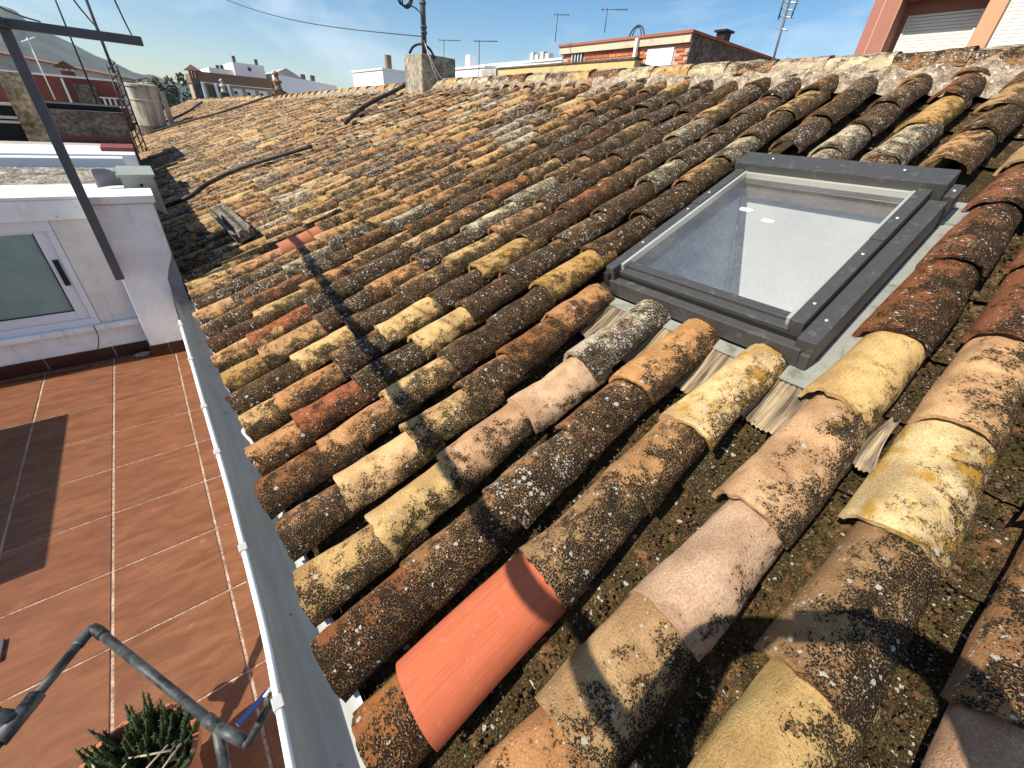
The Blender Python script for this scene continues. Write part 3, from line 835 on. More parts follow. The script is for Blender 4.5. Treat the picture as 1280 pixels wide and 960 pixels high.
# silt, leaf bits and tile crumbs in the gutter
V = []; Fc = []; r_ = random.Random(5)
for _ in range(16):
    y = r_.uniform(-0.6, 4.0); x = -0.035+r_.gauss(0, 0.022); sz = r_.uniform(0.002, 0.006); b = len(V); z = 0.4345 + 2.0*(x+0.035)**2
    an = r_.uniform(0, 6.28); ca, sa = math.cos(an)*sz, math.sin(an)*sz; l_ = r_.uniform(1, 2.6)
    V += [(x-ca*l_, y-sa*l_, z), (x+sa*0.6, y-ca*0.6, z+0.001), (x+ca*l_, y+sa*l_, z), (x-sa*0.6, y+ca*0.6, z+0.001), (x, y, z+sz*0.8)]
    Fc += [(b, b+1, b+4), (b+1, b+2, b+4), (b+2, b+3, b+4), (b+3, b, b+4)]
gl_ = mesh_obj('gutter_litter', V, Fc, simple('leaf_litter', (0.10, 0.07, 0.04), 0.9, 0.4, 60, 0), GUT); gl_['kind'] = 'stuff'
# white mortar fillet that follows the tile ends
V = []; ys = list(np.arange(-1.6, 12.0, 0.02))
for y in ys:
    cph = math.cos(2*math.pi*(y-0.43)/0.24); w = 0.004*mnoise.noise((y*7, 0, 0))
    V += [(0.014-0.016*cph+w, y, 0.535+0.018*cph), (0.040, y, 0.530+0.014*cph), (0.030-0.006*cph+w, y, 0.47)]
Fc = []
for i in range(len(ys)-1):
    b = 3*i; Fc += [(b, b+1, b+4, b+3), (b+2, b, b+3, b+5)]
mesh_obj('mortar_fillet', V, Fc, M_WHITE, ROOF)
# pillar side with its shade painted grey, between the pillar and the gutter end
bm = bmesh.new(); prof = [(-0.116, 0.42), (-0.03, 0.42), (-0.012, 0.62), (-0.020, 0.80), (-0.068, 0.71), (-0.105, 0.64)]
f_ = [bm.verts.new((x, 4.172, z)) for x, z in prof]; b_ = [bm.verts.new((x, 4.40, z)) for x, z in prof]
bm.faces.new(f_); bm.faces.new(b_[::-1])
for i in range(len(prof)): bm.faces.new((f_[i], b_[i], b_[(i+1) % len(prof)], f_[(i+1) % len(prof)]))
bm_obj('pillar_shade_patch', bm, simple('pillar_shade_grey', (0.25, 0.25, 0.26), 0.9, 0.2, 25, 0.4), AX)

# ================================================================== SKYLIGHT
SK = empty('skylight'); SK.parent = ROOF; SK['label'] = 'dark grey roof window with a dusty glass pane'
MS = roof_mat(0, 0, 0)
def sbox(name, a0, a1, y0, y1, n0, n1, mat, bev=0.003, parent=SK, sh=0.0):
    bm = bmesh.new(); add_box(bm, (a0, y0, n0), (a1, y1, n1), None, bev)
    o = bm_obj(name, bm, mat, parent); o.matrix_local = MS; return o
Y0, Y1, A0, A1 = SKY['y0'], SKY['y1'], SKY['a0'], SKY['a1']
# lower rails, stepped
sbox('outer_frame', A0, A0+0.040, Y0+0.035, Y1-0.012, -0.075, 0.000, M_FRAME)
sbox('outer_frame', A0+0.041, A0+0.060, Y0+0.045, Y1-0.022, -0.075, 0.020, M_FRAMED)
sbox('sash_rail', A0+0.046, A0+0.086, Y0+0.105, Y1-0.028, 0.0, 0.030, M_FRAME)
sbox('sash_rail', A0+0.0865, A0+0.125, Y0+0.110, Y1-0.036, 0.0, 0.040, M_FRAME)
# side covers: left one wide, right one stepped twice
am = A0+0.66
sbox('side_cover', A0+0.01, am, Y1-0.045, Y1, -0.07, 0.062, M_FRAME)
sbox('side_cover', am+0.001, A1-0.13, Y1-0.0445, Y1+0.001, -0.07, 0.066, M_FRAME)
sbox('side_cover', A0+0.055, am, Y0+0.066, Y0+0.112, 0.0, 0.066, M_FRAME)
sbox('side_cover', am-0.03, A1-0.13, Y0+0.0645, Y0+0.1125, 0.001, 0.072, M_FRAME)
sbox('side_frame', A0+0.012, A1-0.15, Y0, Y0+0.060, -0.085, 0.038, M_FRAME)
sbox('gasket', A0+0.03, A1-0.14, Y0+0.0603, Y0+0.0658, -0.05, 0.03, M_FRAMED, 0)
# silver glazing strips
sbox('glazing_strip', A0+0.068, A1-0.13, Y0+0.1135, Y0+0.127, 0.03, 0.060, M_SILVER, 0.002)
sbox('glazing_strip', A0+0.060, A1-0.13, Y1-0.060, Y1-0.0455, 0.03, 0.060, M_SILVER, 0.002)
sbox('glazing_strip', A1-0.155, A1-0.140, Y0+0.1275, Y1-0.0605, 0.03, 0.058, M_SILVER, 0.002)
# top cover
tc_ = sbox('top_cover', A1-0.139, A1, Y0+0.028, Y1+0.016, 0.0, 0.098, M_FRAME, 0.004)
sbox('top_frame', A1-0.12, A1+0.02, Y0-0.002, Y1+0.01, -0.08, -0.002, M_FRAME)
sbox('corner_plate', A1-0.135, A1-0.02, Y0-0.012, Y0+0.026, -0.02, 0.050, M_FRAME)
# hinge end block lower left and screws
sbox('end_cap', A0-0.004, A0+0.05, Y1-0.025, Y1+0.006, -0.03, 0.035, M_FRAMED, 0.006)
sbox('end_cap', A0-0.002, A0+0.042, Y0+0.003, Y0+0.034, -0.074, -0.012, M_FRAME, 0.004)
for (a, yy, n_) in ((A0+0.14, Y0+0.030, 0.038), (A0+0.17, Y0+0.088, 0.066), (A0+0.52, Y0+0.088, 0.066), (A0+0.80, Y0+0.088, 0.072), (A1-0.08, Y0+0.008, 0.050),
                    (A0+0.25, Y1-0.02, 0.062), (A0+0.60, Y1-0.02, 0.062), (A0+0.78, Y1-0.02, 0.066), (A1-0.05, Y0+0.20, 0.098), (A1-0.06, Y1-0.14, 0.098)):
    bm = bmesh.new(); bmesh.ops.create_uvsphere(bm, u_segments=8, v_segments=5, radius=0.0065)
    for v in bm.verts: v.co.z *= 0.45
    o = bm_obj('screw', bm, M_SCREW, SK, True); o.matrix_local = roof_mat(a, yy, n_+0.001)
# glass
k = NB('dusty_glass', 0.05, 0.5)
tr = k.n('BsdfTransparent', {'Color': (0.93, 0.96, 0.97)}); gl = k.n('BsdfGlossy', {'Roughness': 0.03}); df = k.n('BsdfDiffuse', {'Color': (0.55, 0.56, 0.56)})
fr = k.n('Fresnel', {'IOR': 1.55})
mx1 = k.n('MixShader'); k.set(mx1.inputs[0], k.math('MULTIPLY_ADD', fr.outputs[0], 1.3, 0.02, clamp=True)); k.set(mx1.inputs[1], tr.outputs[0]); k.set(mx1.inputs[2], gl.outputs[0])
dp = k.pos(); dust = k.math('MULTIPLY_ADD', k.ramp(k.noise(dp, 170, 4, 0.7), 0.46, 0.70), 0.16, 0.06)
dust = k.math('MULTIPLY', dust, k.ramp(k.noise(dp, 5, 4, 0.6), 0.2, 0.7, 0.5, 1.2))
spl = k.n('TexVoronoi', {'Scale': 9.0}); k.set(spl.inputs['Vector'], dp)
mx2 = k.n('MixShader'); k.set(mx2.inputs[0], dust); k.set(mx2.inputs[1], mx1.outputs[0]); k.set(mx2.inputs[2], df.outputs[0])
k.t.links.new(mx2.outputs[0], k.t.nodes['Material Output'].inputs['Surface']); M_GLASS = k.m
GA0, GA1, GY0, GY1 = A0+0.100, A1-0.150, Y0+0.120, Y1-0.050
pn = mesh_obj('pane', [(GA0, GY0, 0.032), (GA1, GY0, 0.032), (GA1, GY1, 0.032), (GA0, GY1, 0.032)], [(0, 1, 2, 3)], M_GLASS, SK); pn.matrix_local = MS
# light well under the pane
M_WELL = simple('well_plaster_sky_tint', (0.46, 0.52, 0.62), 0.8, 0.06, 12, 0.1)  # blue in the plaster colour paints in the sky's reflection
M_WELLW = simple('well_board', (0.96, 0.96, 0.94), 0.7, 0.04, 30, 0.1)
M_WOODB = simple('grey_wood_lining', (0.27, 0.20, 0.14), 0.7, 0.3, 18, 0.2)
D_ = -1.15
def quad(name, pts, mat):
    o = mesh_obj(name, pts, [(0, 1, 2, 3)], mat, SK); o.matrix_local = MS; return o
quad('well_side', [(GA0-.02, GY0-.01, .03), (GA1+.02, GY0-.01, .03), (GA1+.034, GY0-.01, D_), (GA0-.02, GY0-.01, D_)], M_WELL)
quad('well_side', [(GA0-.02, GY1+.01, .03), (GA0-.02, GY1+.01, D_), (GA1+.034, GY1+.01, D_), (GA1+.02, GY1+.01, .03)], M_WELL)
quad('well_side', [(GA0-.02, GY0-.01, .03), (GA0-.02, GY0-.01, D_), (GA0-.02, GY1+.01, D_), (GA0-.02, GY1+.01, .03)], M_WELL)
quad('well_side', [(GA1+.034, GY0-.01, -0.077), (GA1+.034, GY1+.01, -0.077), (GA1+.034, GY1+.01, D_), (GA1+.034, GY0-.01, D_)], M_WELLW)
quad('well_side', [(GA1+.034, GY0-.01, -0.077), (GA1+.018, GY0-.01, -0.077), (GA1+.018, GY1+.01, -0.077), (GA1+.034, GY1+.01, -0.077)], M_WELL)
quad('wood_lining', [(GA1+.018, GY0-.01, .03), (GA1+.018, GY1+.01, .03), (GA1+.018, GY1+.01, -0.075), (GA1+.018, GY0-.01, -0.075)], M_WOODB)
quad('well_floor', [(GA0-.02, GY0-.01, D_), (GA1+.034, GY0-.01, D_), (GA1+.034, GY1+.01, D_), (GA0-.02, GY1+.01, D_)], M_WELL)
# flashing
FLZ = -0.083
sbox('flashing', A0-0.058, A0-0.0015, Y0-0.04, Y1-0.03, FLZ-0.006, FLZ, M_ZINC, 0.001)
sbox('flashing', A0-0.070, A0+0.07, Y0-0.052, Y0+0.052, FLZ-0.003, FLZ+0.0055, M_ZINC, 0.0015)
sbox('flashing', A0+0.071, A1-0.10, Y0-0.075, Y0-0.0015, FLZ-0.008, FLZ+0.002, M_ZINC, 0.001)
sbox('flashing', A1-0.099, A1+0.06, Y0-0.062, Y0-0.0025, FLZ+0.0, FLZ+0.012, M_ZINC, 0.001)
sbox('flashing_upstand', A0-0.070, A0+0.08, Y0-0.058, Y0-0.053, FLZ-0.004, FLZ+0.016, M_ZINC, 0.001)
sbox('flashing', A1+0.021, A1+0.075, Y0-0.05, Y1+0.03, FLZ-0.01, FLZ+0.018, M_ZINC, 0.001)
# pleated apron
k = NB('pleated_apron', 0.8, 0.2); kp = k.n('TexCoord').outputs['Object']
mp = k.n('Mapping'); mp.inputs['Scale'].default_value = (2.0, 40.0, 6.0); k.set(mp.inputs['Vector'], kp)
sn = k.noise(mp.outputs[0], 1.0, 5, 0.65, 0.3)
c = k.mix(k.ramp(sn, 0.36, 0.64), (0.07, 0.05, 0.033), (0.40, 0.32, 0.20))
c = k.mix(k.ramp(k.noise(kp, 9, 5, 0.6), 0.52, 0.70), c, (0.15, 0.105, 0.10)); k.color(c); k.bump(sn, 0.3, 0.003); M_APRON = k.m
V = []; Fc = []; ny = 420; na = 8
for i in range(ny+1):
    yy = Y0-0.10 + (Y1-Y0+0.09)*i/ny
    for q in range(na+1):
        t = q/na; a = A0-0.05 - t*(0.225+0.03*mnoise.noise((yy*4, 0, 0)))
        # sags into the channels between the tile columns
        kf = (yy-0.425)/0.24; sag = 0.5-0.5*math.cos(2*math.pi*kf)
        n_ = FLZ-0.008 - 0.035*sag*min(1, t*1.6) + 0.0042*math.sin(2*math.pi*yy/0.0165) + 0.004*mnoise.noise((yy*9, a*7, 2))
        V.append((a, yy+0.006*mnoise.noise((a*9, yy*3, 1))*t, n_))
for i in range(ny):
    for q in range(na):
        b = i*(na+1)+q; Fc.append((b, b+1, b+na+2, b+na+1))
o = mesh_obj('pleated_apron', V, Fc, M_APRON, SK, True); o.matrix_local = MS
# folded scrap of apron between two tiles on the right
V = []; Fc = []
for i in range(19):
    t = i/18
    for q in range(9):
        s = q/8; a = 1.40+0.19*s; yy = 0.012 + 0.010*math.sin(s*3) + (t-0.5)*(0.02+0.035*(1-s)); 
        V.append((a, yy, -0.075 - 0.02*math.sin(math.pi*t) + 0.0045*math.sin(t*2*math.pi*5) + 0.03*s))
for i in range(18):
    for q in range(8):
        b = i*9+q; Fc.append((b, b+1, b+10, b+9))
o = mesh_obj('apron_scrap', V, Fc, M_APRON, SK, True); o.matrix_local = MS
# two bird droppings on the pane
M_DROP = simple('dropping', (0.78, 0.78, 0.74), 0.8, 0.1, 80, 0.1)
for (a, yy, sx, sy) in ((2.40, 0.935, 0.016, 0.030), (2.34, 0.80, 0.015, 0.026)):
    V = []; nn = 22
    for i in range(nn):
        t = 2*math.pi*i/nn; q = 1+0.35*mnoise.noise((math.cos(t)*1.6+a*9, math.sin(t)*1.6, 3))
        V.append((a+math.cos(t)*sx*q, yy+math.sin(t)*sy*q, 0.0335))
    V.append((a, yy, 0.0375))
    o = mesh_obj('dropping', V, [(i, (i+1) % nn, nn) for i in range(nn)], M_DROP, SK, True); o.matrix_local = MS

# ================================================================== THINGS ON THE ROOF
def onroof(a, y, n=0.02): return RP(a, y, n)
# chimney block with mast
CH = thing('concrete_chimney', 'square pale concrete chimney block on the roof ridge', 'chimney')
bm = bmesh.new(); add_box(bm, (3.97, 7.36, 1.95), (4.60, 7.98, 2.70), None, 0.012)
bmesh.ops.subdivide_edges(bm, edges=bm.edges[:], cuts=2)
for v in bm.verts: v.co += Vector((mnoise.noise(v.co*3), mnoise.noise(v.co*3+Vector((9, 0, 0))), 0.6*mnoise.noise(v.co*3+Vector((0, 9, 0)))))*0.012
bm_obj('block', bm, M_CONC, CH)
bm = bmesh.new(); add_box(bm, (4.03, 7.42, 2.69), (4.54, 7.92, 2.703), None); bm_obj('top_slab', bm, M_CONC, CH)
MA = thing('antenna_mast', 'tall grey mast with black cable coil standing on the chimney block', 'mast')
tube('pole', [(4.07, 7.44, 2.66), (4.08, 7.45, 3.4), (4.08, 7.45, 5.2)], 0.040, M_STEEL, MA, 12)
for z in (2.95, 3.02, 3.3): tube('clamp', [(4.08, 7.45, z), (4.08, 7.45, z+0.035)], 0.05, M_STEEL, MA, 12)
for q in range(3):
    pts = [(3.98 + 0.10*math.cos(t)*(1+0.1*q) - 0.10, 7.56+0.05*q + 0.07*math.cos(t+1), 3.33 + 0.085*math.sin(t) + 0.02*q) for t in np.linspace(0, 2*math.pi, 24)]
    tube('cable_coil', pts, 0.011, M_BLACK, MA, 6)
tube('coil_tail', smooth_path([(3.86, 7.55, 3.28), (3.98, 7.48, 3.24), (4.03, 7.40, 3.15), (4.035, 7.40, 2.95), (4.03, 7.40, 2.72)]), 0.009, M_BLACK, MA, 6)
M_WCAB = simple('white_cable', (0.7, 0.7, 0.68), 0.5, 0.05, 20, 0)
tag(tube('hose', smooth_path([(3.96, 7.74, 2.72), (3.98, 7.62, 2.80), (4.05, 7.50, 2.83), (4.15, 7.42, 2.78), (4.2, 7.345, 2.66)]), 0.018, M_BLACK, None, 8), 'short black hose looped over the top of the chimney block', 'hose')
tag(tube('white_cable', smooth_path([(4.06, 7.42, 2.86), (4.10, 7.345, 2.70), (4.22, 7.335, 2.50), (4.38, 7.335, 2.37), (4.55, 7.335, 2.33)]), 0.008, M_WCAB, None, 6), 'loose white cable hanging down the dark side of the chimney block', 'cable')
tag(tube('grey_cable', smooth_path([(4.05, 7.42, 2.88), (4.08, 7.345, 2.72), (4.16, 7.34, 2.52), (4.27, 7.34, 2.34)]), 0.006, M_WCAB, None, 6), 'thin second cable hanging nearer the corner of the chimney block', 'cable')
# black pipes lying on the tiles
tag(tube('black_pipe', smooth_path([RP(4.36, 8.10, .06), RP(3.95, 7.86, .075), RP(3.62, 7.83, .07), RP(3.24, 7.67, .06), RP(2.80, 7.25, .045)]), 0.032, M_CABLE, None, 8), 'thick black flexible pipe running down the tiles from the chimney block', 'pipe')
tag(tube('black_pipe', smooth_path([RP(0.05, 7.1, .03), RP(0.417, 6.9, .05), RP(0.67, 7.2, .05), RP(1.14, 7.32, .045), RP(1.61, 7.05, .04), RP(2.05, 6.73, .035)]), 0.026, M_CABLE, None, 8), 'long black pipe crossing the lower tiles behind the white pillar', 'pipe')
tag(tube('old_wire', smooth_path([RP(0.6, 20.0, .05), RP(1.6, 18.6, .06), RP(2.6, 17.0, .06), RP(3.9, 15.4, .10)]), 0.03, M_CABLE, None, 6), 'dark wire stretched across the far tiles up to the small chimney pot', 'wire')
tag(tube('old_wire', smooth_path([RP(1.2, 22.0, .06), RP(2.2, 23.0, .06), RP(3.2, 26.0, .06)]), 0.04, M_CABLE, None, 6), 'dark wire on the far tiles beside the water tank', 'wire')
# ridged offcut lying across the tiles
M_OLDW = grain_material('weathered_fibre_cement', (0.035, 0.032, 0.028), (0.26, 0.24, 0.20), 22, bump=0.6, dist=0.006, white=1)
V = []; Fc = []; np_ = 17; nl = 10
for i in range(nl+1):
    t = i/nl
    for q in range(np_):
        u = q/(np_-1)*2-1
        hh = 0.055*abs(math.cos(u*math.pi))**0.6*(1-0.15*abs(u)) + 0.035
        V.append((u*0.085, t*1.30, hh + 0.006*mnoise.noise((u*5, t*9, 0))))
for i in range(nl+1):
    t = i/nl
    for q in range(np_):
        u = q/(np_-1)*2-1; V.append((u*0.085, t*1.30, 0.0))
o2 = (nl+1)*np_
for i in range(nl):
    for q in range(np_-1):
        b = i*np_+q; Fc.append((b, b+np_, b+np_+1, b+1)); Fc.append((o2+b, o2+b+1, o2+b+np_+1, o2+b+np_))
    for q in (0, np_-1):
        b = i*np_+q; f = (b, o2+b, o2+b+np_, b+np_); Fc.append(f)
for q in range(np_-1):
    Fc.append((q, q+1, o2+q+1, o2+q)); b = nl*np_+q; Fc.append((b, o2+b, o2+b+1, b+1))
ob = mesh_obj('ridged_offcut', V, Fc, M_OLDW)
p0, p1 = RP(0.575, 4.28, 0.0), RP(0.575, 5.70, 0.0)
ob.matrix_world = roof_mat(0.575, 4.30, 0.004, 0.02, 0, 0) 
tag(ob, 'dark ridged fibre cement offcut lying across the tiles behind the pillar', 'offcut')

# grey sheet and green grey box behind the pillar cap
M_GREEN = simple('grey_green_metal', (0.30, 0.32, 0.28), 0.5, 0.12, 10, 0.05, metal=0.15, dirt=(0.2, 0.2, 0.17), dirt_amt=0.3)
BX = thing('metal_flue_box', 'grey green sheet metal box behind the cap of the white pillar', 'box')
V = [(-0.155, 4.56, 1.18), (0.055, 4.56, 1.02), (0.055, 5.15, 0.93), (-0.155, 5.15, 1.05), (-0.155, 4.56, 1.30), (0.045, 4.56, 1.30), (0.045, 5.15, 1.30), (-0.155, 5.15, 1.30)]
mesh_obj('body', V, [(0, 3, 2, 1), (4, 5, 6, 7), (0, 1, 5, 4), (1, 2, 6, 5), (2, 3, 7, 6), (3, 0, 4, 7)], M_GREEN, BX)
box('lid', (-0.175, 4.54, 1.302), (0.06, 5.17, 1.322), M_GREEN, BX, 0.004)
bm = bmesh.new(); bmesh.ops.create_uvsphere(bm, u_segments=10, v_segments=6, radius=0.011); o = bm_obj('knob', bm, M_BLACK, BX, True); o.location = (-0.045, 4.557, 1.245)
M_SHEET = simple('grey_sheet', (0.30, 0.29, 0.30), 0.6, 0.15, 14, 0.1)
V = []; Fc = []
for i in range(11):
    t = i/10
    for s_ in (0, 1):
        V.append((-0.30+0.155*t, 4.52+0.05*math.sin(t*math.pi)+0.10*t, 1.236 + s_*(0.125 - 0.05*t**3)))
for i in range(10): Fc.append((2*i, 2*i+2, 2*i+3, 2*i+1))
o = mesh_obj('curved_sheet', V, Fc, M_SHEET, None, True); md = o.modifiers.new('t', 'SOLIDIFY'); md.thickness = 0.006
tag(o, 'curved grey metal sheet standing on the white ledge by the pillar cap', 'sheet')

# ================================================================== NEIGHBOURING ROOFS ON THE LEFT
M_GRAVEL = grain_material('corrugated_sheet', (0.17, 0.15, 0.12), (0.46, 0.43, 0.37), 8, bump=0.5, dist=0.01, white=1)
M_PINKG = simple('pink_grey_slab', (0.42, 0.37, 0.35), 0.85, 0.15, 6, 0.2)
M_DGREY = simple('dark_opening', (0.02, 0.02, 0.022), 0.8, 0.2, 5, 0.0)
M_RENDG = grain_material('old_brown_render', (0.085, 0.07, 0.055), (0.24, 0.20, 0.165), 3.0, bump=0.3, dist=0.02)
M_TANW = grain_material('mottled_tan_render', (0.18, 0.13, 0.075), (0.48, 0.39, 0.25), 3.0, bump=0.3, dist=0.02)
M_REDP = simple('red_oxide_paint', (0.19, 0.05, 0.04), 0.7, 0.2, 3, 0.1)
M_BRN0 = simple('dark_cap_tile', (0.13, 0.07, 0.045), 0.85, 0.3, 5, 0.1)
M_ROOFR = simple('red_tile_roof', (0.36, 0.125, 0.07), 0.85, 0.3, 1.3, 0.0)
M_GREYW = simple('grey_town_wall', (0.46, 0.44, 0.42), 0.85, 0.2, 0.8, 0.0, dirt=(0.25, 0.2, 0.17), dirt_amt=0.3, dscale=0.5)
M_TWHITE = simple('town_white_wall', (0.78, 0.77, 0.76), 0.8, 0.06, 0.7, 0.0)
M_BRICKL = simple('dark_red_brick', (0.21, 0.062, 0.04), 0.85, 0.3, 2.0, 0.0)

NB1 = thing('neighbour_flat_roof', 'stepped flat roof of white and grey strips beyond the annex ledge', 'building')
box('wall', (-5.0, 4.88, -3.0), (-0.02, 10.9, 1.08), M_GREYW, NB1)
box('slab', (-5.0, 4.865, 1.085), (-0.18, 5.32, 1.17), M_PINKG, NB1, 0.01)
V = []; Fc = []; nx = 240
for i in range(nx+1):
    x = -4.9 + 4.70*i/nx
    for q in range(7):
        y = 5.33+1.5*q/6; V.append((x, y, 1.13 + 0.02*math.sin(y*44) + 0.02*mnoise.noise((x*2, y*3, 0))))
for i in range(nx):
    for q in range(6):
        b = i*7+q; Fc.append((b, b+7, b+8, b+1))
# corrugations run along X: finer rows
V = []; Fc = []; nyc = 90
for q in range(nyc+1):
    y = 5.33+1.52*q/nyc
    for i in range(13):
        x = -4.9+4.70*i/12; V.append((x, y, 1.135 + 0.022*math.sin(y*2*math.pi/0.177) + 0.012*mnoise.noise((x*1.5, y*3, 0))))
for q in range(nyc):
    for i in range(12):
        b = q*13+i; Fc.append((b, b+1, b+14, b+13))
mesh_obj('corrugated_sheet', V, Fc, M_GRAVEL, NB1, True)
box('channel', (-5.0, 6.86, 1.085), (-0.10, 7.28, 1.10), M_STEEL, NB1)
box('kerb', (-5.0, 7.29, 1.085), (-0.15, 7.50, 1.20), M_WHITE, NB1, 0.01)
box('parapet', (-5.0, 7.62, 1.085), (-0.02, 8.9, 1.215), M_WHITE, NB1, 0.01)
box('flat_roof', (-5.0, 8.91, 1.082), (-0.02, 10.9, 1.12), M_PINKG, NB1)
box('red_edge', (-0.35, 8.0, 1.216), (-0.015, 8.7, 1.26), M_REDP, NB1)
NB2 = thing('rendered_wall', 'old brown rendered wall with a red painted base line left of the water tank', 'wall')
box('wall', (-1.02, 11.0, 0.3), (0.02, 11.25, 1.585), M_RENDG, NB2); box('base_line', (-1.02, 10.985, 1.15), (0.022, 10.999, 1.215), M_REDP, NB2)
box('dark_top', (-1.2, 11.5, 0.3), (0.0, 14.0, 1.66), M_DGREY, NB2)
NB3 = thing('tan_wall_pier', 'mottled tan rendered pier behind the steel post', 'wall')
box('pier', (-1.31, 10.9, 0.4), (-1.03, 11.2, 2.04), M_TANW, NB3); box('side_wall', (-5.0, 11.22, 0.2), (-1.25, 11.5, 1.60), M_DGREY, NB3)
for z in (1.36, 1.42, 1.60): box('shelf', (-4.5, 11.0, z), (-1.32, 11.2, z+0.035), M_GREYW, NB3)

LB = thing('brick_house', 'dark red brick house with white coping beyond the brown wall', 'house')
box('wall', (-7, 26, -3), (0.25, 32, 2.33), M_BRICKL, LB); box('coping', (-7.05, 25.95, 2.335), (0.3, 32, 2.40), M_TWHITE, LB)
box('pier', (-1.15, 25.7, -3), (-0.52, 25.99, 2.15), M_RENDG, LB)
for i in range(6): box('baluster', (-0.42+i*0.16, 25.6, 1.52), (-0.36+i*0.16, 25.66, 1.74), M_TWHITE, LB)
box('balustrade_rail', (-0.5, 25.58, 1.745), (0.5, 25.68, 1.79), M_TWHITE, LB); box('balustrade_base', (-0.5, 25.58, 1.45), (0.5, 25.68, 1.515), M_TWHITE, LB)
box('downpipe', (-1.45, 25.9, 1.4), (-1.38, 25.97, 2.3), M_TWHITE, LB); box('downpipe', (-2.3, 25.9, 1.5), (-2.25, 25.97, 2.2), M_TWHITE, LB)
TC = thing('tile_capped_chimney', 'dark chimney with a peaked tile cap above the brick house', 'chimney')
box('shaft', (-1.38, 26.2, 2.38), (-0.98, 26.6, 2.55), M_BRICKL, TC)
V = [(-1.55, 26.05, 2.62), (-0.80, 26.05, 2.62), (-0.80, 26.75, 2.62), (-1.55, 26.75, 2.62), (-1.17, 26.05, 2.86), (-1.17, 26.75, 2.86)]
mesh_obj('tile_cap', V, [(0, 1, 4), (2, 3, 5), (0, 4, 5, 3), (1, 2, 5, 4), (0, 3, 2, 1)], M_BRN0, TC)
for x in (-1.36, -1.2, -1.04): box('cap_leg', (x, 26.22, 2.551), (x+0.06, 26.5, 2.625), M_TWHITE, TC)

LG = thing('long_tiled_building', 'long grey building with a red tiled roof below the hill', 'building')
a_ = Vector((-9.2, 26.0, 0)); b_ = Vector((2.3, 73.0, 0)); nrm = Vector((b_.y-a_.y, -(b_.x-a_.x), 0)).normalized()
def LBq(z, off): return [a_+nrm*off+Vector((0, 0, z)), b_+nrm*off+Vector((0, 0, z))]
w0_, w1_ = LBq(-3, 0), LBq(3.62, 0); e_ = LBq(3.60, 0.45); r_ = LBq(4.12, -3.0); e2 = LBq(3.6, -6.5)
V = w0_+w1_+LBq(3.62, -6.0)+LBq(-3, -6.0)
mesh_obj('wall', V, [(0, 1, 3, 2), (2, 3, 5, 4), (4, 5, 7, 6), (0, 2, 4, 6), (1, 7, 5, 3)], M_GREYW, LG)
mesh_obj('roof', e_+r_+e2, [(0, 1, 3, 2), (2, 3, 5, 4), (0, 2, 4), (1, 5, 3)], M_ROOFR, LG)

# water tank, board, lattice mast
k = NB('fibre_cement_tank', 0.85, 0.2); p = k.pos(); mp = k.n('Mapping'); mp.inputs['Scale'].default_value = (5, 5, 0.7); k.set(mp.inputs['Vector'], p)
k.color(k.mix(k.ramp(k.noise(mp.outputs[0], 1.0, 6, 0.65), 0.35, 0.68), (0.50, 0.46, 0.38), (0.16, 0.14, 0.12))); k.bump(k.noise(p, 30, 4, 0.6), 0.3, 0.01); M_TANK = k.m
TK = thing('water_tank', 'tall round fibre cement water tank on the far end of the roof', 'tank')
def ring(cx, cy, prof, n=36):
    V = []; Fc = []
    for r, z in prof:
        for i in range(n): V.append((cx+r*math.cos(2*math.pi*i/n), cy+r*math.sin(2*math.pi*i/n), z))
    for j in range(len(prof)-1):
        for i in range(n): Fc.append((j*n+i, j*n+(i+1) % n, (j+1)*n+(i+1) % n, (j+1)*n+i))
    Fc.append(tuple(range(n-1, -1, -1))); Fc.append(tuple((len(prof)-1)*n+i for i in range(n)))
    return V, Fc
V, Fc = ring(0.74, 21.0, [(0.40, 1.05), (0.415, 1.4), (0.43, 1.8), (0.445, 2.14), (0.475, 2.15), (0.475, 2.21), (0.42, 2.235)]); mesh_obj('body', V, Fc, M_TANK, TK)
V, Fc = ring(0.74, 21.0, [(0.452, 1.78), (0.452, 1.80)]); mesh_obj('strap', V, Fc, M_SILVER, TK)
V, Fc = ring(0.74, 21.0, [(0.5, 0.75), (0.5, 1.04)]); mesh_obj('base', V, Fc, M_RENDG, TK)
V, Fc = ring(0.95, 21.0, [(0.22, 2.237), (0.20, 2.29), (0.05, 2.31)]); mesh_obj('lid', V, Fc, M_TANK, TK)
bd = box('leaning_board', (1.20, 20.9, 1.03), (1.36, 20.96, 2.08), M_TANK); tag(bd, 'narrow grey board standing against the right side of the water tank', 'board')
tag(tube('strut', [(0.2, 20.3, 2.2), (1.0, 20.2, 2.4)], 0.014, M_GALV, None, 6), 'thin strut reaching over the top of the water tank', 'strut')
LM = thing('lattice_mast', 'thin dark lattice antenna mast standing at the eave before the tank', 'mast')
mx, my = 0.14, 15.6
for dx, dy in ((-0.09, -0.06), (0.09, -0.06), (0, 0.1)): tube('leg', [(mx+dx, my+dy, 0.5), (mx+dx, my+dy, 2.45)], 0.016, M_BLACK, LM, 6)
zz = 0.55
while zz < 2.4:
    tube('brace', [(mx-0.09, my-0.06, zz), (mx+0.09, my-0.06, zz+0.16)], 0.010, M_BLACK, LM, 5); tube('brace', [(mx+0.09, my-0.06, zz+0.16), (mx, my+0.1, zz+0.24)], 0.010, M_BLACK, LM, 5); zz += 0.2
tube('pole', [(mx, my, 2.3), (mx-0.03, my, 4.6)], 0.030, M_STEEL, LM, 8)
tag(tube('thin_pole', [(-0.55, 22.0, 1.3), (-0.58, 22.0, 5.2)], 0.026, M_BLACK, None, 6), 'very thin dark pole left of the lattice mast', 'pole')
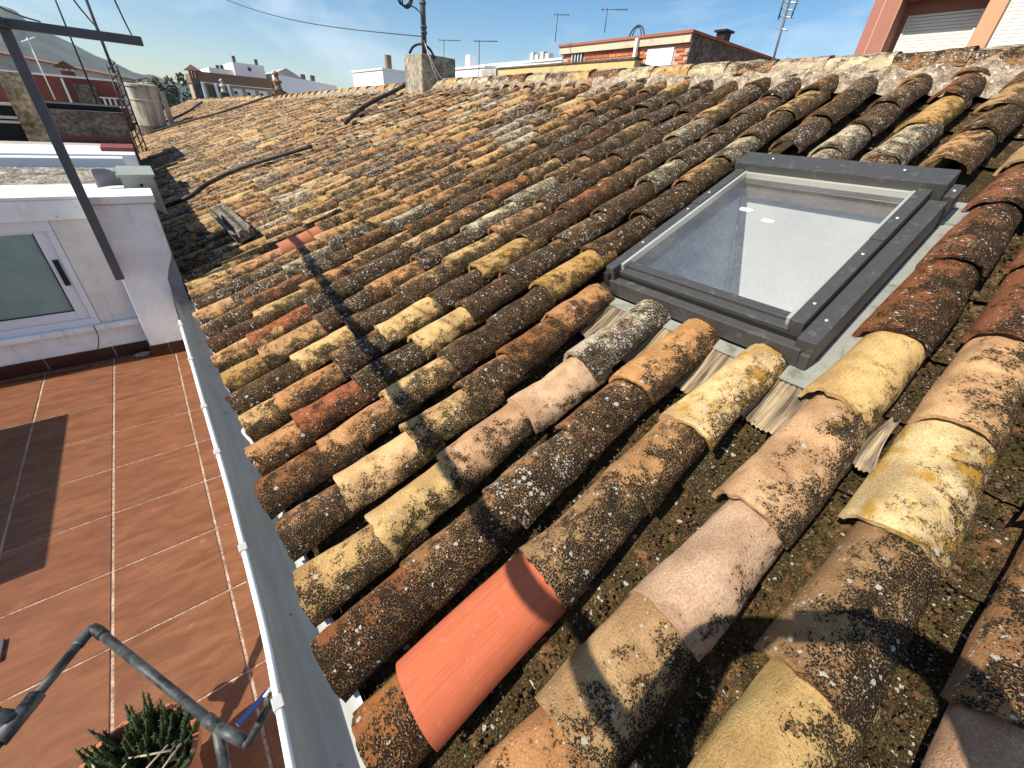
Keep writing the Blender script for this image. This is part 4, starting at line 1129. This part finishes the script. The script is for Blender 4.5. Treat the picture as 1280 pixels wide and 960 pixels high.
AN = thing('small_antenna', 'small thin white aerial above the brick house', 'antenna')
tube('pole', [(-1.75, 24.5, 1.6), (-1.77, 24.5, 3.35)], 0.02, M_TWHITE, AN, 6); tube('boom', [(-1.95, 24.5, 3.2), (-1.55, 24.5, 3.38)], 0.018, M_TWHITE, AN, 5)
for i in range(3): tube('element', [(-1.9+i*0.14, 24.35, 3.24+i*0.05), (-1.9+i*0.14, 24.65, 3.24+i*0.05)], 0.010, M_TWHITE, AN, 5)

# chimneys on the far ridge
C1 = thing('roof_chimney', 'tall rendered chimney with a peaked tile cap at the far end of the roof', 'chimney')
box('shaft', (3.60, 33.6, 1.6), (4.0, 34.0, 3.0), M_RENDG, C1)
for x in (3.62, 3.76, 3.90): box('cap_leg', (x, 33.62, 3.001), (x+0.07, 33.98, 3.32), M_RENDG, C1)
V = [(3.40, 33.4, 3.33), (4.2, 33.4, 3.33), (4.2, 34.2, 3.33), (3.40, 34.2, 3.33), (3.8, 33.8, 3.62)]
mesh_obj('tile_cap', V, [(0, 1, 4), (1, 2, 4), (2, 3, 4), (3, 0, 4), (3, 2, 1, 0)], M_BRN0, C1)
M_TERRA = simple('terracotta_pot', (0.24, 0.15, 0.10), 0.85, 0.2, 8, 0.2)
for (x, y, z, s_, lab) in ((3.72, 15.5, 2.0, 1.0, 'small terracotta chimney pot on a block at the roof ridge'), (3.58, 23.8, 2.0, 0.95, 'slim pale chimney pot farther along the ridge than the terracotta one')):
    C2 = thing('chimney_pot', lab, 'chimney')
    V, Fc = ring(x, y, [(0.13*s_, z+0.25), (0.09*s_, z+0.33), (0.085*s_, z+0.44), (0.13*s_, z+0.45), (0.13*s_, z+0.49), (0.06*s_, z+0.52), (0.055*s_, z+0.62), (0.10*s_, z+0.63), (0.02, z+0.72)], 14); mesh_obj('pot', V, Fc, M_TERRA if s_ == 1.0 else M_GREYW, C2, True)
    box('block', (x-0.16, y-0.16, z-0.15), (x+0.16, y+0.16, z+0.25), M_RENDG, C2)

# ================================================================== TOWN BEHIND THE ROOF
M_WINF = simple('dark_window', (0.03, 0.035, 0.04), 0.2, 0.1, 3, 0.0, spec=0.6)
M_BRN = simple('brown_facade', (0.22, 0.13, 0.075), 0.85, 0.2, 1.0, 0.0)
M_TANF = simple('tan_facade', (0.42, 0.33, 0.24), 0.85, 0.15, 1.0, 0.0)
FB = thing('apartment_block', 'distant apartment block with white top storey and brown band', 'building')
box('wall', (6.9, 59, -8), (13.4, 68, 3.62), M_TANF, FB); box('brown_band', (6.8, 58.6, 3.625), (13.5, 68, 4.45), M_BRN, FB); box('top_storey', (8.2, 60, 4.455), (10.4, 67, 4.95), M_TWHITE, FB); box('top_storey', (10.41, 59.6, 4.455), (13.3, 67, 5.6), M_TWHITE, FB)
box('cornice', (6.7, 58.5, 3.56), (13.5, 58.99, 3.62), M_TWHITE, FB)
for x in (9.7, 10.9, 12.1):
    w_ = box('window', (x, 58.93, 2.75), (x+0.85, 58.985, 3.35), M_TWHITE, FB); box('pane', (x+0.08, 58.90, 2.83), (x+0.40, 58.929, 3.1), M_WINF, w_)
box('balcony_opening', (7.5, 58.95, 2.4), (9.3, 58.99, 3.4), M_WINF, FB)
for x in (7.0, 8.1, 9.2): box('column', (x, 58.4, -8), (x+0.22, 58.6, 3.55), M_TWHITE, FB)
for (x, h_) in ((10.55, 0.55), (12.6, 0.5), (9.3, 0.3), (8.9, 0.25)): box('chimney', (x, 60, 5.605 if x > 10.4 else 4.955), (x+0.28, 60.3, (5.605 if x > 10.4 else 4.955)+h_), M_RENDG, FB)
box('round_window', (11.7, 59.56, 5.0), (12.0, 59.595, 5.3), M_WINF, FB)
WH = thing('white_house', 'distant white house with a low gable right of the apartment block', 'house')
V = [(13.9, 58, -8), (20.2, 58, -8), (20.2, 58, 4.45), (13.9, 58, 4.95)]; V += [(x, 66, z) for x, y, z in V]
mesh_obj('wall', V, [(0, 1, 2, 3), (7, 6, 5, 4), (3, 2, 6, 7), (0, 3, 7, 4), (1, 5, 6, 2)], M_TWHITE, WH)
V = [(13.8, 58.1, 4.96), (16.6, 58.1, 4.80), (15.1, 58.1, 5.55)]; V += [(x, 64, z) for x, y, z in V]
mesh_obj('gable', V, [(0, 1, 2), (5, 4, 3), (0, 2, 5, 3), (1, 4, 5, 2), (0, 3, 4, 1)], M_PINKG, WH)
for x in (16.6, 17.6): box('chimney', (x, 58.3, 4.7), (x+0.4, 58.7, 5.2), M_RENDG, WH)
for i, (x, y0, y1, zt, lab) in enumerate(((26, 36.8, 42.2, 6.15, 'low white building left of the yellow wall'), (31, 32.4, 45, 7.05, 'long white building above the yellow parapet wall'), (21.5, 48, 56, 5.9, 'small white roof house left of the chimney block'))):
    B = thing('white_building', lab, 'building'); box('wall', (x, y0, -8), (x+8, y1, zt-0.15), M_TWHITE, B); box('coping', (x-0.1, y0-0.1, zt-0.149), (x+8.1, y1+0.1, zt), M_TWHITE, B)
    if i == 0: box('stair_tower', (x+1.2, y1-1.2, zt+0.001), (x+1.9, y1-0.5, zt+1.1), M_TWHITE, B); box('shaded_annex', (x-0.4, y0-2.2, -8), (x+2.5, y0-0.11, zt-0.35), M_GREYW, B)
    if i == 1:
        for q in range(4): box('air_unit', (x+0.4, y0+2.2+q*0.7, zt+0.001), (x+1.0, y0+2.7+q*0.7, zt+0.5+0.15*(q % 2)), M_GREYW, B)
    if i == 2: box('stack', (x+1, y0+1, zt+0.001), (x+1.5, y0+1.5, zt+1.2), M_BRN, B)

# brick building with its courses of brick on the lit face
BR = thing('brick_rooftop_building', 'red brick rooftop building with cream slab and white shutter door', 'building')
BXX = 13.42
M_BRK = NB('red_brick', 0.9, 0.2); oi = M_BRK.n('ObjectInfo').outputs['Random']
M_BRK.color(M_BRK.mix(oi, (0.38, 0.11, 0.06), (0.55, 0.22, 0.12))); M_BRK = M_BRK.m
M_BMORT = simple('brick_mortar', (0.45, 0.33, 0.25), 0.9, 0.1, 3, 0)
M_CSLAB = simple('cream_slab', (0.58, 0.47, 0.34), 0.85, 0.15, 1.4, 0.1, dirt=(0.35, 0.2, 0.12), dirt_amt=0.3, dscale=1.0)
M_GREYR = grain_material('dark_grey_render', (0.10, 0.085, 0.07), (0.22, 0.19, 0.155), 1.5, bump=0.2)
box('wall', (BXX+0.02, 8.74, -8), (19.5, 14.0, 4.165), M_BMORT, BR)
box('side_wall', (BXX-0.03, 8.70, -8), (19.6, 8.735, 4.36), M_GREYR, BR)
box('slab', (BXX-0.10, 8.72, 4.17), (19.5, 14.1, 4.37), M_CSLAB, BR); box('tile_edge', (BXX-0.14, 8.66, 4.372), (19.6, 14.15, 4.44), M_ROOFR, BR)
bme = bpy.data.meshes.new('brick'); v_, f_ = box_geo((-0.012, 0.01, 0.01), (0.02, 0.275, 0.085)); bme.from_pydata(v_, [], f_); bme.materials.append(M_BRK)
for r in range(7):
    y = 8.76 + (0.14 if r % 2 else 0); z = 4.165 - 0.095*(r+1)
    while y < 13.7:
        if not (9.18 < y+0.14 < 10.26) and not (12.85 < y+0.14 < 13.58 and z > 3.82):
            o = bpy.data.objects.new('brick', bme); COL.objects.link(o); o.parent = BR; o.location = (BXX, y, z)
        y += 0.285
dr = box('shutter_door', (BXX-0.02, 9.25, 2.5), (BXX+0.019, 10.19, 4.11), M_TWHITE, BR)
wd = box('window', (BXX-0.02, 12.95, 3.89), (BXX+0.019, 13.49, 4.15), M_WINF, BR)
for q in range(4): box('bar', (BXX-0.05, 13.0+q*0.15, 3.9), (BXX-0.025, 13.03+q*0.15, 4.14), M_TWHITE, wd)
box('downpipe', (BXX-0.22, 10.50, 3.6), (BXX-0.13, 10.59, 4.37), M_TWHITE, BR)
CB = thing('black_chimney', 'small black chimney cowl on the dark side of the brick building', 'chimney')
box('cowl', (15.6, 9.0, 4.445), (15.95, 9.3, 4.74), M_BLACK, CB); box('cap', (15.52, 8.94, 4.745), (16.03, 9.36, 4.80), M_BLACK, CB)
YW = thing('yellow_parapet_wall', 'yellow rendered parapet wall just beyond the roof ridge', 'wall')
M_YEL = simple('yellow_render', (0.60, 0.43, 0.19), 0.85, 0.1, 1.2, 0.1, dirt=(0.33, 0.24, 0.13), dirt_amt=0.25, dscale=2)
box('wall', (9.4, 7.45, -8), (9.62, 12.6, 3.26), M_YEL, YW); box('coping', (9.37, 7.42, 3.262), (9.65, 12.6, 3.30), M_RENDG, YW); box('end_wall', (9.63, 7.46, -8), (10.8, 7.6, 3.22), M_GREYR, YW)

# apartment building on the right
AP = thing('apartment_building', 'reddish apartment building with roller shutters at the upper right', 'building')
M_APR = simple('reddish_render', (0.34, 0.15, 0.11), 0.85, 0.1, 3, 0.1); M_APO = simple('orange_render', (0.50, 0.28, 0.16), 0.85, 0.1, 4, 0.1); M_SHUT = simple('cream_shutter', (0.72, 0.69, 0.60), 0.6, 0.04, 3, 0)
FX = 21.0
box('corner_pier', (FX, 6.23, -8), (FX+6, 6.99, 9), M_APR, AP); box('joint_strip', (FX-0.012, 6.66, -8), (FX-0.001, 6.70, 9), M_APO, AP)
box('joint_strip', (FX-0.012, 6.205, -8), (FX+0.02, 6.2285, 9), M_APO, AP)
box('back_wall', (FX+0.9, -3.0, -8), (FX+6, 6.228, 9), M_APR, AP)
box('pier', (FX+0.02, 3.58, -8), (FX+0.899, 4.0, 9), M_APO, AP)
box('lintel', (FX+0.01, 4.002, 6.15), (FX+0.898, 6.203, 6.45), M_APR, AP); box('lintel', (FX+0.3, -3.0, 6.30), (FX+0.898, 3.578, 6.6), M_APR, AP)
def shutter(x, y0, y1, z0, z1):
    R_ = empty('roller_shutter'); R_.parent = AP
    box('shutter_frame', (x-0.05, y0-0.06, z0), (x+0.02, y0-0.002, z1+0.06), M_SHUT, R_); box('shutter_frame', (x-0.05, y1+0.002, z0), (x+0.02, y1+0.06, z1+0.06), M_SHUT, R_); box('shutter_frame', (x-0.05, y0, z1+0.002), (x+0.02, y1, z1+0.06), M_SHUT, R_)
    z = z1-0.002
    sv, sf = box_geo((-0.016, y0, -0.085), (0.0, y1, -0.008)); sm = bpy.data.meshes.new('slat'); sm.from_pydata(sv, [], sf); sm.materials.append(M_SHUT)
    while z > z0:
        o = bpy.data.objects.new('slat', sm); COL.objects.link(o); o.parent = R_; o.location = (x, 0, z); z -= 0.088
    box('shutter_backing', (x+0.001, y0, z0), (x+0.006, y1, z1), M_DGREY, R_)
shutter(FX+0.87, 4.22, 6.02, 4.2, 5.74); shutter(FX+0.28, 1.2, 3.52, 4.2, 6.1)

# aerials
def yagi(name, x, y, z0, z1, lab, boom=0.5, az=0.3, n=6, r=0.014, r2=0.006):
    A = thing('antenna', lab, 'antenna', 'aerials on the rooftops')
    tube('pole', [(x, y, z0), (x, y, z1)], r, M_STEEL, A, 6)
    d = Vector((math.cos(az), math.sin(az), 0.02)); e = Vector((-math.sin(az), math.cos(az), 0)); c = Vector((x, y, z1-0.03))
    tube('boom', [c-d*boom*0.3, c+d*boom], r*0.8, M_STEEL, A, 5)
    for i in range(n):
        q = c + d*boom*(-0.25+1.2*i/(n-1)); L_ = 0.16+0.10*(i == 0); tube('element', [q-e*L_, q+e*L_], r2, M_STEEL, A, 4)
yagi('a', 11.3, 10.2, 4.2, 4.72, 'aerial with a short horizontal boom above the brick building', 0.55, -0.9, 6, 0.012)
yagi('a', 12.6, 13.6, 4.4, 5.15, 'small aerial at the left end of the brick building', 0.4, -0.8, 5, 0.014)
yagi('a', 12.0, 17.4, 3.0, 4.63, 'aerial standing alone right of the chimney block', 0.75, -0.9, 6, 0.018)
yagi('a', 12.8, 21.5, 3.0, 5.05, 'thin far aerial close to the chimney block', 0.8, -0.8, 5, 0.018)
A2 = thing('antenna', 'tall leaning aerial with stacked dipoles behind the ridge by the skylight', 'antenna', 'aerials on the rooftops')
tube('pole', [(8.17, 3.77, 2.3), (8.15, 3.83, 3.75)], 0.018, M_STEEL, A2, 6)
for i, z in enumerate((3.28, 3.42, 3.50, 3.58, 3.66)):
    w_ = 0.10+0.03*(i % 2); tube('dipole', [(8.16-0.02, 3.81-w_, z), (8.16+0.02, 3.81+w_, z+0.05)], 0.010, M_SILVER, A2, 5)
for s_ in (-1, 1): tube('reflector', [(8.14, 3.81+0.09*s_, 3.42), (8.14, 3.81+0.11*s_, 3.74)], 0.011, M_STEEL, A2, 5)
LPP = thing('round_hoop', 'small dark hoop aerial on top of the brick building', 'antenna', 'aerials on the rooftops')
tube('hoop', [(14.0, 11.2+0.32*math.cos(t), 4.44+0.40*math.sin(t)) for t in np.linspace(0, math.pi, 16)], 0.022, M_BLACK, LPP, 6)
tube('inner_hoop', [(14.0, 11.2+0.20*math.cos(t), 4.44+0.36*math.sin(t)) for t in np.linspace(0, math.pi, 12)], 0.018, M_BLACK, LPP, 6)
# long wire from the mast
p0, p1 = Vector((4.06, 7.45, 2.92)), Vector((1.9, 19.0, 5.1)); pts = []
for i in range(20):
    t = i/19; pts.append(p0.lerp(p1, t)-Vector((0, 0, 0.35*math.sin(math.pi*t))))
tag(tube('overhead_wire', pts, 0.006, M_BLACK, None, 4), 'long thin wire running left across the sky from the chimney mast', 'wire')

# ================================================================== GROUND, HILLS, WOOD
gm = grain_material('town_ground', (0.12, 0.11, 0.09), (0.28, 0.25, 0.20), 0.05, bump=0.0)
V = [(-1095, -55, -9), (1095, -55, -9), (1095, 1555, -9), (-1095, 1555, -9)]
tag(mesh_obj('ground', V, [(0, 1, 2, 3)], gm), kind='structure')
k = NB('wooded_hill', 0.95, 0.1); p = k.pos()
k.color(k.mix(k.ramp(k.noise(p, 0.02, 6, 0.7), 0.4, 0.65), (0.03, 0.045, 0.02), (0.10, 0.10, 0.055))); M_HILL = k.m
def hill(name, D, prof, depth):
    V = []; Fc = []; n = len(prof); m = 7
    for i, (x, z) in enumerate(prof):
        for q in range(m):
            t = q/(m-1)
            V.append((x + 12*mnoise.noise((x*.01, q, D)), D - depth*(1-t) + 20*mnoise.noise((x*.02, q*2.0, 0)), -9 + (z+9)*math.sin(t*math.pi/2)**0.9 + 5*mnoise.noise((x*0.03, q*1.3, 2))*(q > 0)))
    for i in range(n-1):
        for q in range(m-1):
            b = i*m+q; Fc.append((b, b+m, b+m+1, b+1))
    tag(mesh_obj(name, V, Fc, M_HILL, None, True), kind='structure')
def dens(pr, st):
    out = []
    for (x0, z0), (x1, z1) in zip(pr, pr[1:]):
        n = max(1, int(abs(x1-x0)/st))
        for i in range(n):
            t = i/n; out.append((x0+(x1-x0)*t, z0+(z1-z0)*t + 2.5*mnoise.noise(((x0+(x1-x0)*t)*0.05, 0, 0))))
    return out+[pr[-1]]
hill('hills', 1500, dens([(-1000, 90), (-500, 140), (-300, 148), (-180, 148), (-106, 136), (-95, 121), (-61, 103), (-30, 87), (4, 70), (47, 53), (98, 44), (200, 36), (420, 30), (900, 24)], 9), 500)
# distant wood
k = NB('dark_foliage', 0.8, 0.2); p = k.pos(); k.color(k.mix(k.noise(p, 0.9, 3, 0.6), (0.012, 0.02, 0.009), (0.05, 0.07, 0.028))); M_FOL = k.m
V = []; Fc = []; rr = random.Random(3)
cl = [(rr.uniform(1.5, 20), rr.uniform(112, 126), rr.uniform(-1, 3.9), rr.uniform(0.9, 1.7)) for _ in range(70)] + [(11.0, 119, 5.3, 0.9), (11.1, 119, 6.1, 0.7), (9.0, 119, 4.9, 1.0), (6.8, 119, 4.6, 1.1), (12.2, 119, 5.4, 1.0)]
for (cx, cy, cz, cr) in cl:
    for _ in range(60):
        d = Vector((rr.gauss(0, 1), rr.gauss(0, 1), rr.gauss(0, 1))).normalized()*cr*rr.uniform(0.55, 1.05); c = Vector((cx, cy, cz))+d*1.0
        u = Vector((rr.gauss(0, 1), rr.gauss(0, 1), rr.gauss(0, 1))).normalized()*rr.uniform(0.15, 0.34); w = u.cross(d).normalized()*rr.uniform(0.12, 0.28)
        b = len(V); V += [c-u, c+w, c+u, c-w]; Fc.append((b, b+1, b+2, b+3))
tag(mesh_obj('distant_wood', V, Fc, M_FOL), 'dark evergreen wood between the water tank and the far chimney', 'wood', None, 'stuff')

# ================================================================== PIPES AND PLANT ON THE TERRACE
PP = thing('water_pipe', 'bent galvanised water pipe rising above the terrace by the gutter', 'pipe')
PZ = 0.40
E0, E1, E2, E3, E4 = Vector((-0.80, 0.98, PZ)), Vector((-0.695, 1.11, PZ)), Vector((-0.548, 1.300, PZ)), Vector((-0.290, 0.790, PZ-0.005)), Vector((-0.236, 0.705, PZ-0.01))
tube('pipe', [E0, E1], 0.0145, M_GALV, PP, 14)
tube('tee', [E1-(E2-E1).normalized()*0.045, E1+(E2-E1).normalized()*0.06], 0.0205, M_GALV, PP, 14)
tube('tee_branch', [E1, E1+Vector((-0.05, 0.04, 0.012))], 0.024, M_GALV, PP, 14); tube('tee_plug', [E1+Vector((-0.045, 0.036, 0.011)), E1+Vector((-0.065, 0.052, 0.015))], 0.027, M_GALV, PP, 14)
tube('pipe', [E1, E2], 0.0130, M_GALV, PP, 14)
d1 = (E2-E1).normalized(); d2 = (E3-E2).normalized()
tube('elbow', smooth_path([E2-d1*0.055, E2-d1*0.022, E2+(d2-d1)*0.006, E2+d2*0.022, E2+d2*0.055], 5), 0.0158, M_GALV, PP, 14)
tube('pipe', [E2, E3], 0.0125, M_GALV, PP, 14)
tube('collar', [E3-d2*0.035, E3+d2*0.012], 0.0155, M_GALV, PP, 14)
tube('riser', [E3+Vector((0.004, -0.01, 0)), E3+Vector((-0.012, -0.10, -0.09)), E3+Vector((-0.018, -0.13, -0.395))], 0.0140, M_GALV, PP, 12)
tube('union', [E3+d2*0.012, E4], 0.0148, M_GALV, PP, 12)
tube('outlet', smooth_path([E4, E4+Vector((0.012, -0.005, 0)), Vector((-0.17, 0.745, PZ)), Vector((-0.10, 0.79, PZ))]), 0.0120, M_GALV, PP, 12)
M_BLUE = simple('blue_lever', (0.010, 0.022, 0.085), 0.4, 0.1, 30, 0)
hb = bmesh.new(); add_box(hb, (-0.045, -0.008, -0.003), (0.045, 0.008, 0.003), None, 0.002)
o = bm_obj('valve_lever', hb, M_BLUE, PP); o.matrix_local = Matrix.Translation((-0.195, 0.745, PZ+0.045)) @ Matrix.Rotation(0.42, 4, 'Z')
tube('valve_stem', [(-0.17, 0.75, PZ+0.01), (-0.165, 0.755, PZ+0.045), (-0.13, 0.775, PZ+0.045)], 0.006, M_SILVER, PP, 8)

POT = thing('potted_succulent', 'spiky green succulent in a terracotta pot on the terrace', 'plant')
PC = Vector((-0.50, 0.885, 0.0))
V, Fc = ring(PC.x, PC.y, [(0.085, 0.0), (0.105, 0.12), (0.125, 0.225), (0.142, 0.228), (0.146, 0.268), (0.132, 0.270), (0.124, 0.235)], 32)
mesh_obj('pot', V, Fc, simple('terracotta', (0.40, 0.15, 0.085), 0.8, 0.15, 20, 0.2), POT, False)
V, Fc = ring(PC.x, PC.y, [(0.123, 0.22), (0.122, 0.245)], 24); mesh_obj('soil', V, Fc, M_DECK, POT)
k = NB('succulent_green', 0.5, 0.35); p = k.pos(); k.color(k.mix(k.ramp(k.noise(p, 30, 4, 0.6), 0.3, 0.7), (0.016, 0.030, 0.010), (0.060, 0.085, 0.030))); M_SUC = k.m
M_DRY = simple('dry_stem', (0.42, 0.37, 0.26), 0.8, 0.2, 40, 0.1)
rr = random.Random(11)
for i in range(130):
    ang = rr.uniform(0, 2*math.pi); R_ = 0.122*math.sqrt(rr.random()); b0 = PC+Vector((math.cos(ang)*R_, math.sin(ang)*R_, 0.245))
    L_ = rr.uniform(0.035, 0.085); out = Vector((math.cos(ang), math.sin(ang), 0))*(R_/0.122*0.75+rr.uniform(-0.2, 0.2)) + Vector((rr.uniform(-.2, .2), rr.uniform(-.2, .2), 1.0))
    out.normalize(); pts = []; rs = []
    for q in range(7):
        t = q/6; pts.append(b0+out*L_*t+Vector((0, 0, 0.02*t*t))); rs.append(0.0085*(1-t*0.85)*(1.0+0.25*(q % 2)))
    V, Fc = tube_geo(pts, rs, 6)
    # teeth along the ribs
    for q in range(1, 6):
        for m in range(3):
            t_ = 2*math.pi*(m/3)+q*0.6; u = Vector((math.cos(t_), math.sin(t_), 0.35)); c_ = pts[q]+u*rs[q]*0.8; b = len(V)
            V += [c_+Vector((0, 0, 0.004)), c_-Vector((0, 0, 0.004)), c_+u*0.007, c_+u.cross(Vector((0, 0, 1)))*0.003]; Fc += [(b, b+1, b+2), (b+1, b+3, b+2), (b+3, b, b+2)]
    mesh_obj('stem', V, Fc, M_SUC, POT, True)
for i in range(16):
    ang = rr.uniform(3.3, 6.2); R_ = rr.uniform(0.05, 0.13); b0 = PC+Vector((math.cos(ang)*R_, math.sin(ang)*R_, 0.25))
    tube('dry_stem', [b0, b0+Vector((rr.uniform(-.05, .05), rr.uniform(-.05, .05), rr.uniform(.03, .07))), b0+Vector((rr.uniform(-.09, .09), rr.uniform(-.09, .09), rr.uniform(.02, .09)))], 0.003, M_DRY, POT, 5)
# small metal plate corner at the left edge of the frame
tag(box('floor_drain_cover', (-1.18, 1.70, 0.002), (-0.958, 1.80, 0.012), M_STEEL, None, 0.002), 'small dark metal plate lying on the terrace at the left picture edge', 'plate')
# made-up cupboard out of frame, added for its shadow on the terrace tiles
CU = thing('shadow_cupboard', 'unseen white cupboard added to cast the square shadow on the floor tiles', 'cupboard')
box('body', (-2.35, 2.24, 0.06), (-1.86, 3.60, 0.95), M_WHITE, CU, 0.005); box('top', (-2.37, 2.22, 0.952), (-1.84, 3.62, 0.975), M_WHITE, CU, 0.004)
for y in (2.28, 2.94): box('door', (-1.859, y, 0.08), (-1.842, y+0.64, 0.93), M_WHITE, CU, 0.004)
for y in (2.30, 3.48): box('foot', (-2.2, y, 0.0), (-2.1, y+0.08, 0.059), M_BLACK, CU)
# photographer: stands behind the lens, only the shadow shows
M_CLO = simple('dark_clothes', (0.03, 0.035, 0.05), 0.9, 0.2, 20, 0.0)
def person():
    J = {'pel': (-0.42, -0.34, 0.93, .15), 'ch': (-0.38, -0.31, 1.30, .155), 'nk': (-0.34, -0.28, 1.47, .055), 'hd': (-0.30, -0.25, 1.60, .098), 'ht': (-0.29, -0.24, 1.70, .075),
         'hL': (-0.48, -0.27, 0.88, .09), 'kL': (-0.47, -0.23, 0.48, .06), 'aL': (-0.50, -0.27, 0.07, .045), 'tL': (-0.37, -0.16, 0.035, .035),
         'hR': (-0.36, -0.42, 0.88, .09), 'kR': (-0.33, -0.42, 0.48, .06), 'aR': (-0.36, -0.46, 0.07, .045), 'tR': (-0.24, -0.36, 0.035, .035),
         'sL': (-0.50, -0.12, 1.40, .07), 'eL': (-0.31, 0.10, 1.50, .06), 'wL': (-0.135, 0.135, 1.68, .045), 'fL': (-0.068, 0.062, 1.795, .046),
         'sR': (-0.26, -0.45, 1.41, .065), 'eR': (-0.03, -0.33, 1.78, .062), 'wR': (0.065, -0.20, 1.87, .05), 'fR': (0.060, -0.068, 1.825, .046)}
    E_ = [('pel', 'ch'), ('ch', 'nk'), ('nk', 'hd'), ('hd', 'ht'), ('pel', 'hL'), ('hL', 'kL'), ('kL', 'aL'), ('aL', 'tL'), ('pel', 'hR'), ('hR', 'kR'), ('kR', 'aR'), ('aR', 'tR'),
          ('ch', 'sL'), ('sL', 'eL'), ('eL', 'wL'), ('wL', 'fL'), ('ch', 'sR'), ('sR', 'eR'), ('eR', 'wR'), ('wR', 'fR')]
    # fingers closed on the phone edges
    fing = []
    for (h, sg) in (('fL', 1), ('fR', -1)):
        hx, hy, hz, _ = J[h]
        for q in range(4):
            nm = f'{h}{q}'; J[nm] = (hx-0.012, hy-0.012*sg, hz+0.026-0.016*q+0.012, .009); J[nm+'b'] = (hx+0.004-0.022*0, hy-0.028*sg, hz+0.03-0.017*q+0.014, .008)
            E_ += [(h, nm), (nm, nm+'b')]
    names = list(J); me = bpy.data.meshes.new('person'); me.from_pydata([J[n][:3] for n in names], [(names.index(a), names.index(b)) for a, b in E_], []); me.materials.append(M_CLO)
    o = bpy.data.objects.new('person', me); COL.objects.link(o)
    sk = o.modifiers.new('skin', 'SKIN')
    for i, n in enumerate(names):
        v = me.skin_vertices[0].data[i]; v.radius = (J[n][3], J[n][3]); v.use_root = (n == 'pel')
    sb = o.modifiers.new('sub', 'SUBSURF'); sb.levels = 1; sb.render_levels = 2
    tag(o, 'person in dark clothes holding up a phone, seen only as a shadow on the tiles', 'person')
person()
X_ = rt2; Y_ = up2; Z_ = -fw
pm = Matrix(((X_.x, Y_.x, Z_.x, 0), (X_.y, Y_.y, Z_.y, 0), (X_.z, Y_.z, Z_.z, CAMZ), (0, 0, 0, 1)))
ph = box('phone', (-0.075, -0.036, 0.006), (0.078, 0.036, 0.014), M_BLACK, None, 0.003); ph.matrix_world = pm
tag(ph, 'black phone held over the roof edge, seen only as part of the shadow', 'phone')

# ================================================================== AIR
k = bpy.data.materials.new('haze_air'); k.use_nodes = True; nt = k.node_tree; nt.nodes.clear()
ho = nt.nodes.new('ShaderNodeOutputMaterial'); hv = nt.nodes.new('ShaderNodeVolumePrincipled')
hv.inputs['Color'].default_value = (0.70, 0.82, 0.98, 1); hv.inputs['Density'].default_value = 0.00022; hv.inputs['Anisotropy'].default_value = 0.2
nt.links.new(hv.outputs[0], ho.inputs['Volume'])
tag(box('haze', (-1100, -60, -10.5), (1100, 1560, 165), k), 'thin bluish haze in front of the hills', 'haze', None, 'stuff')
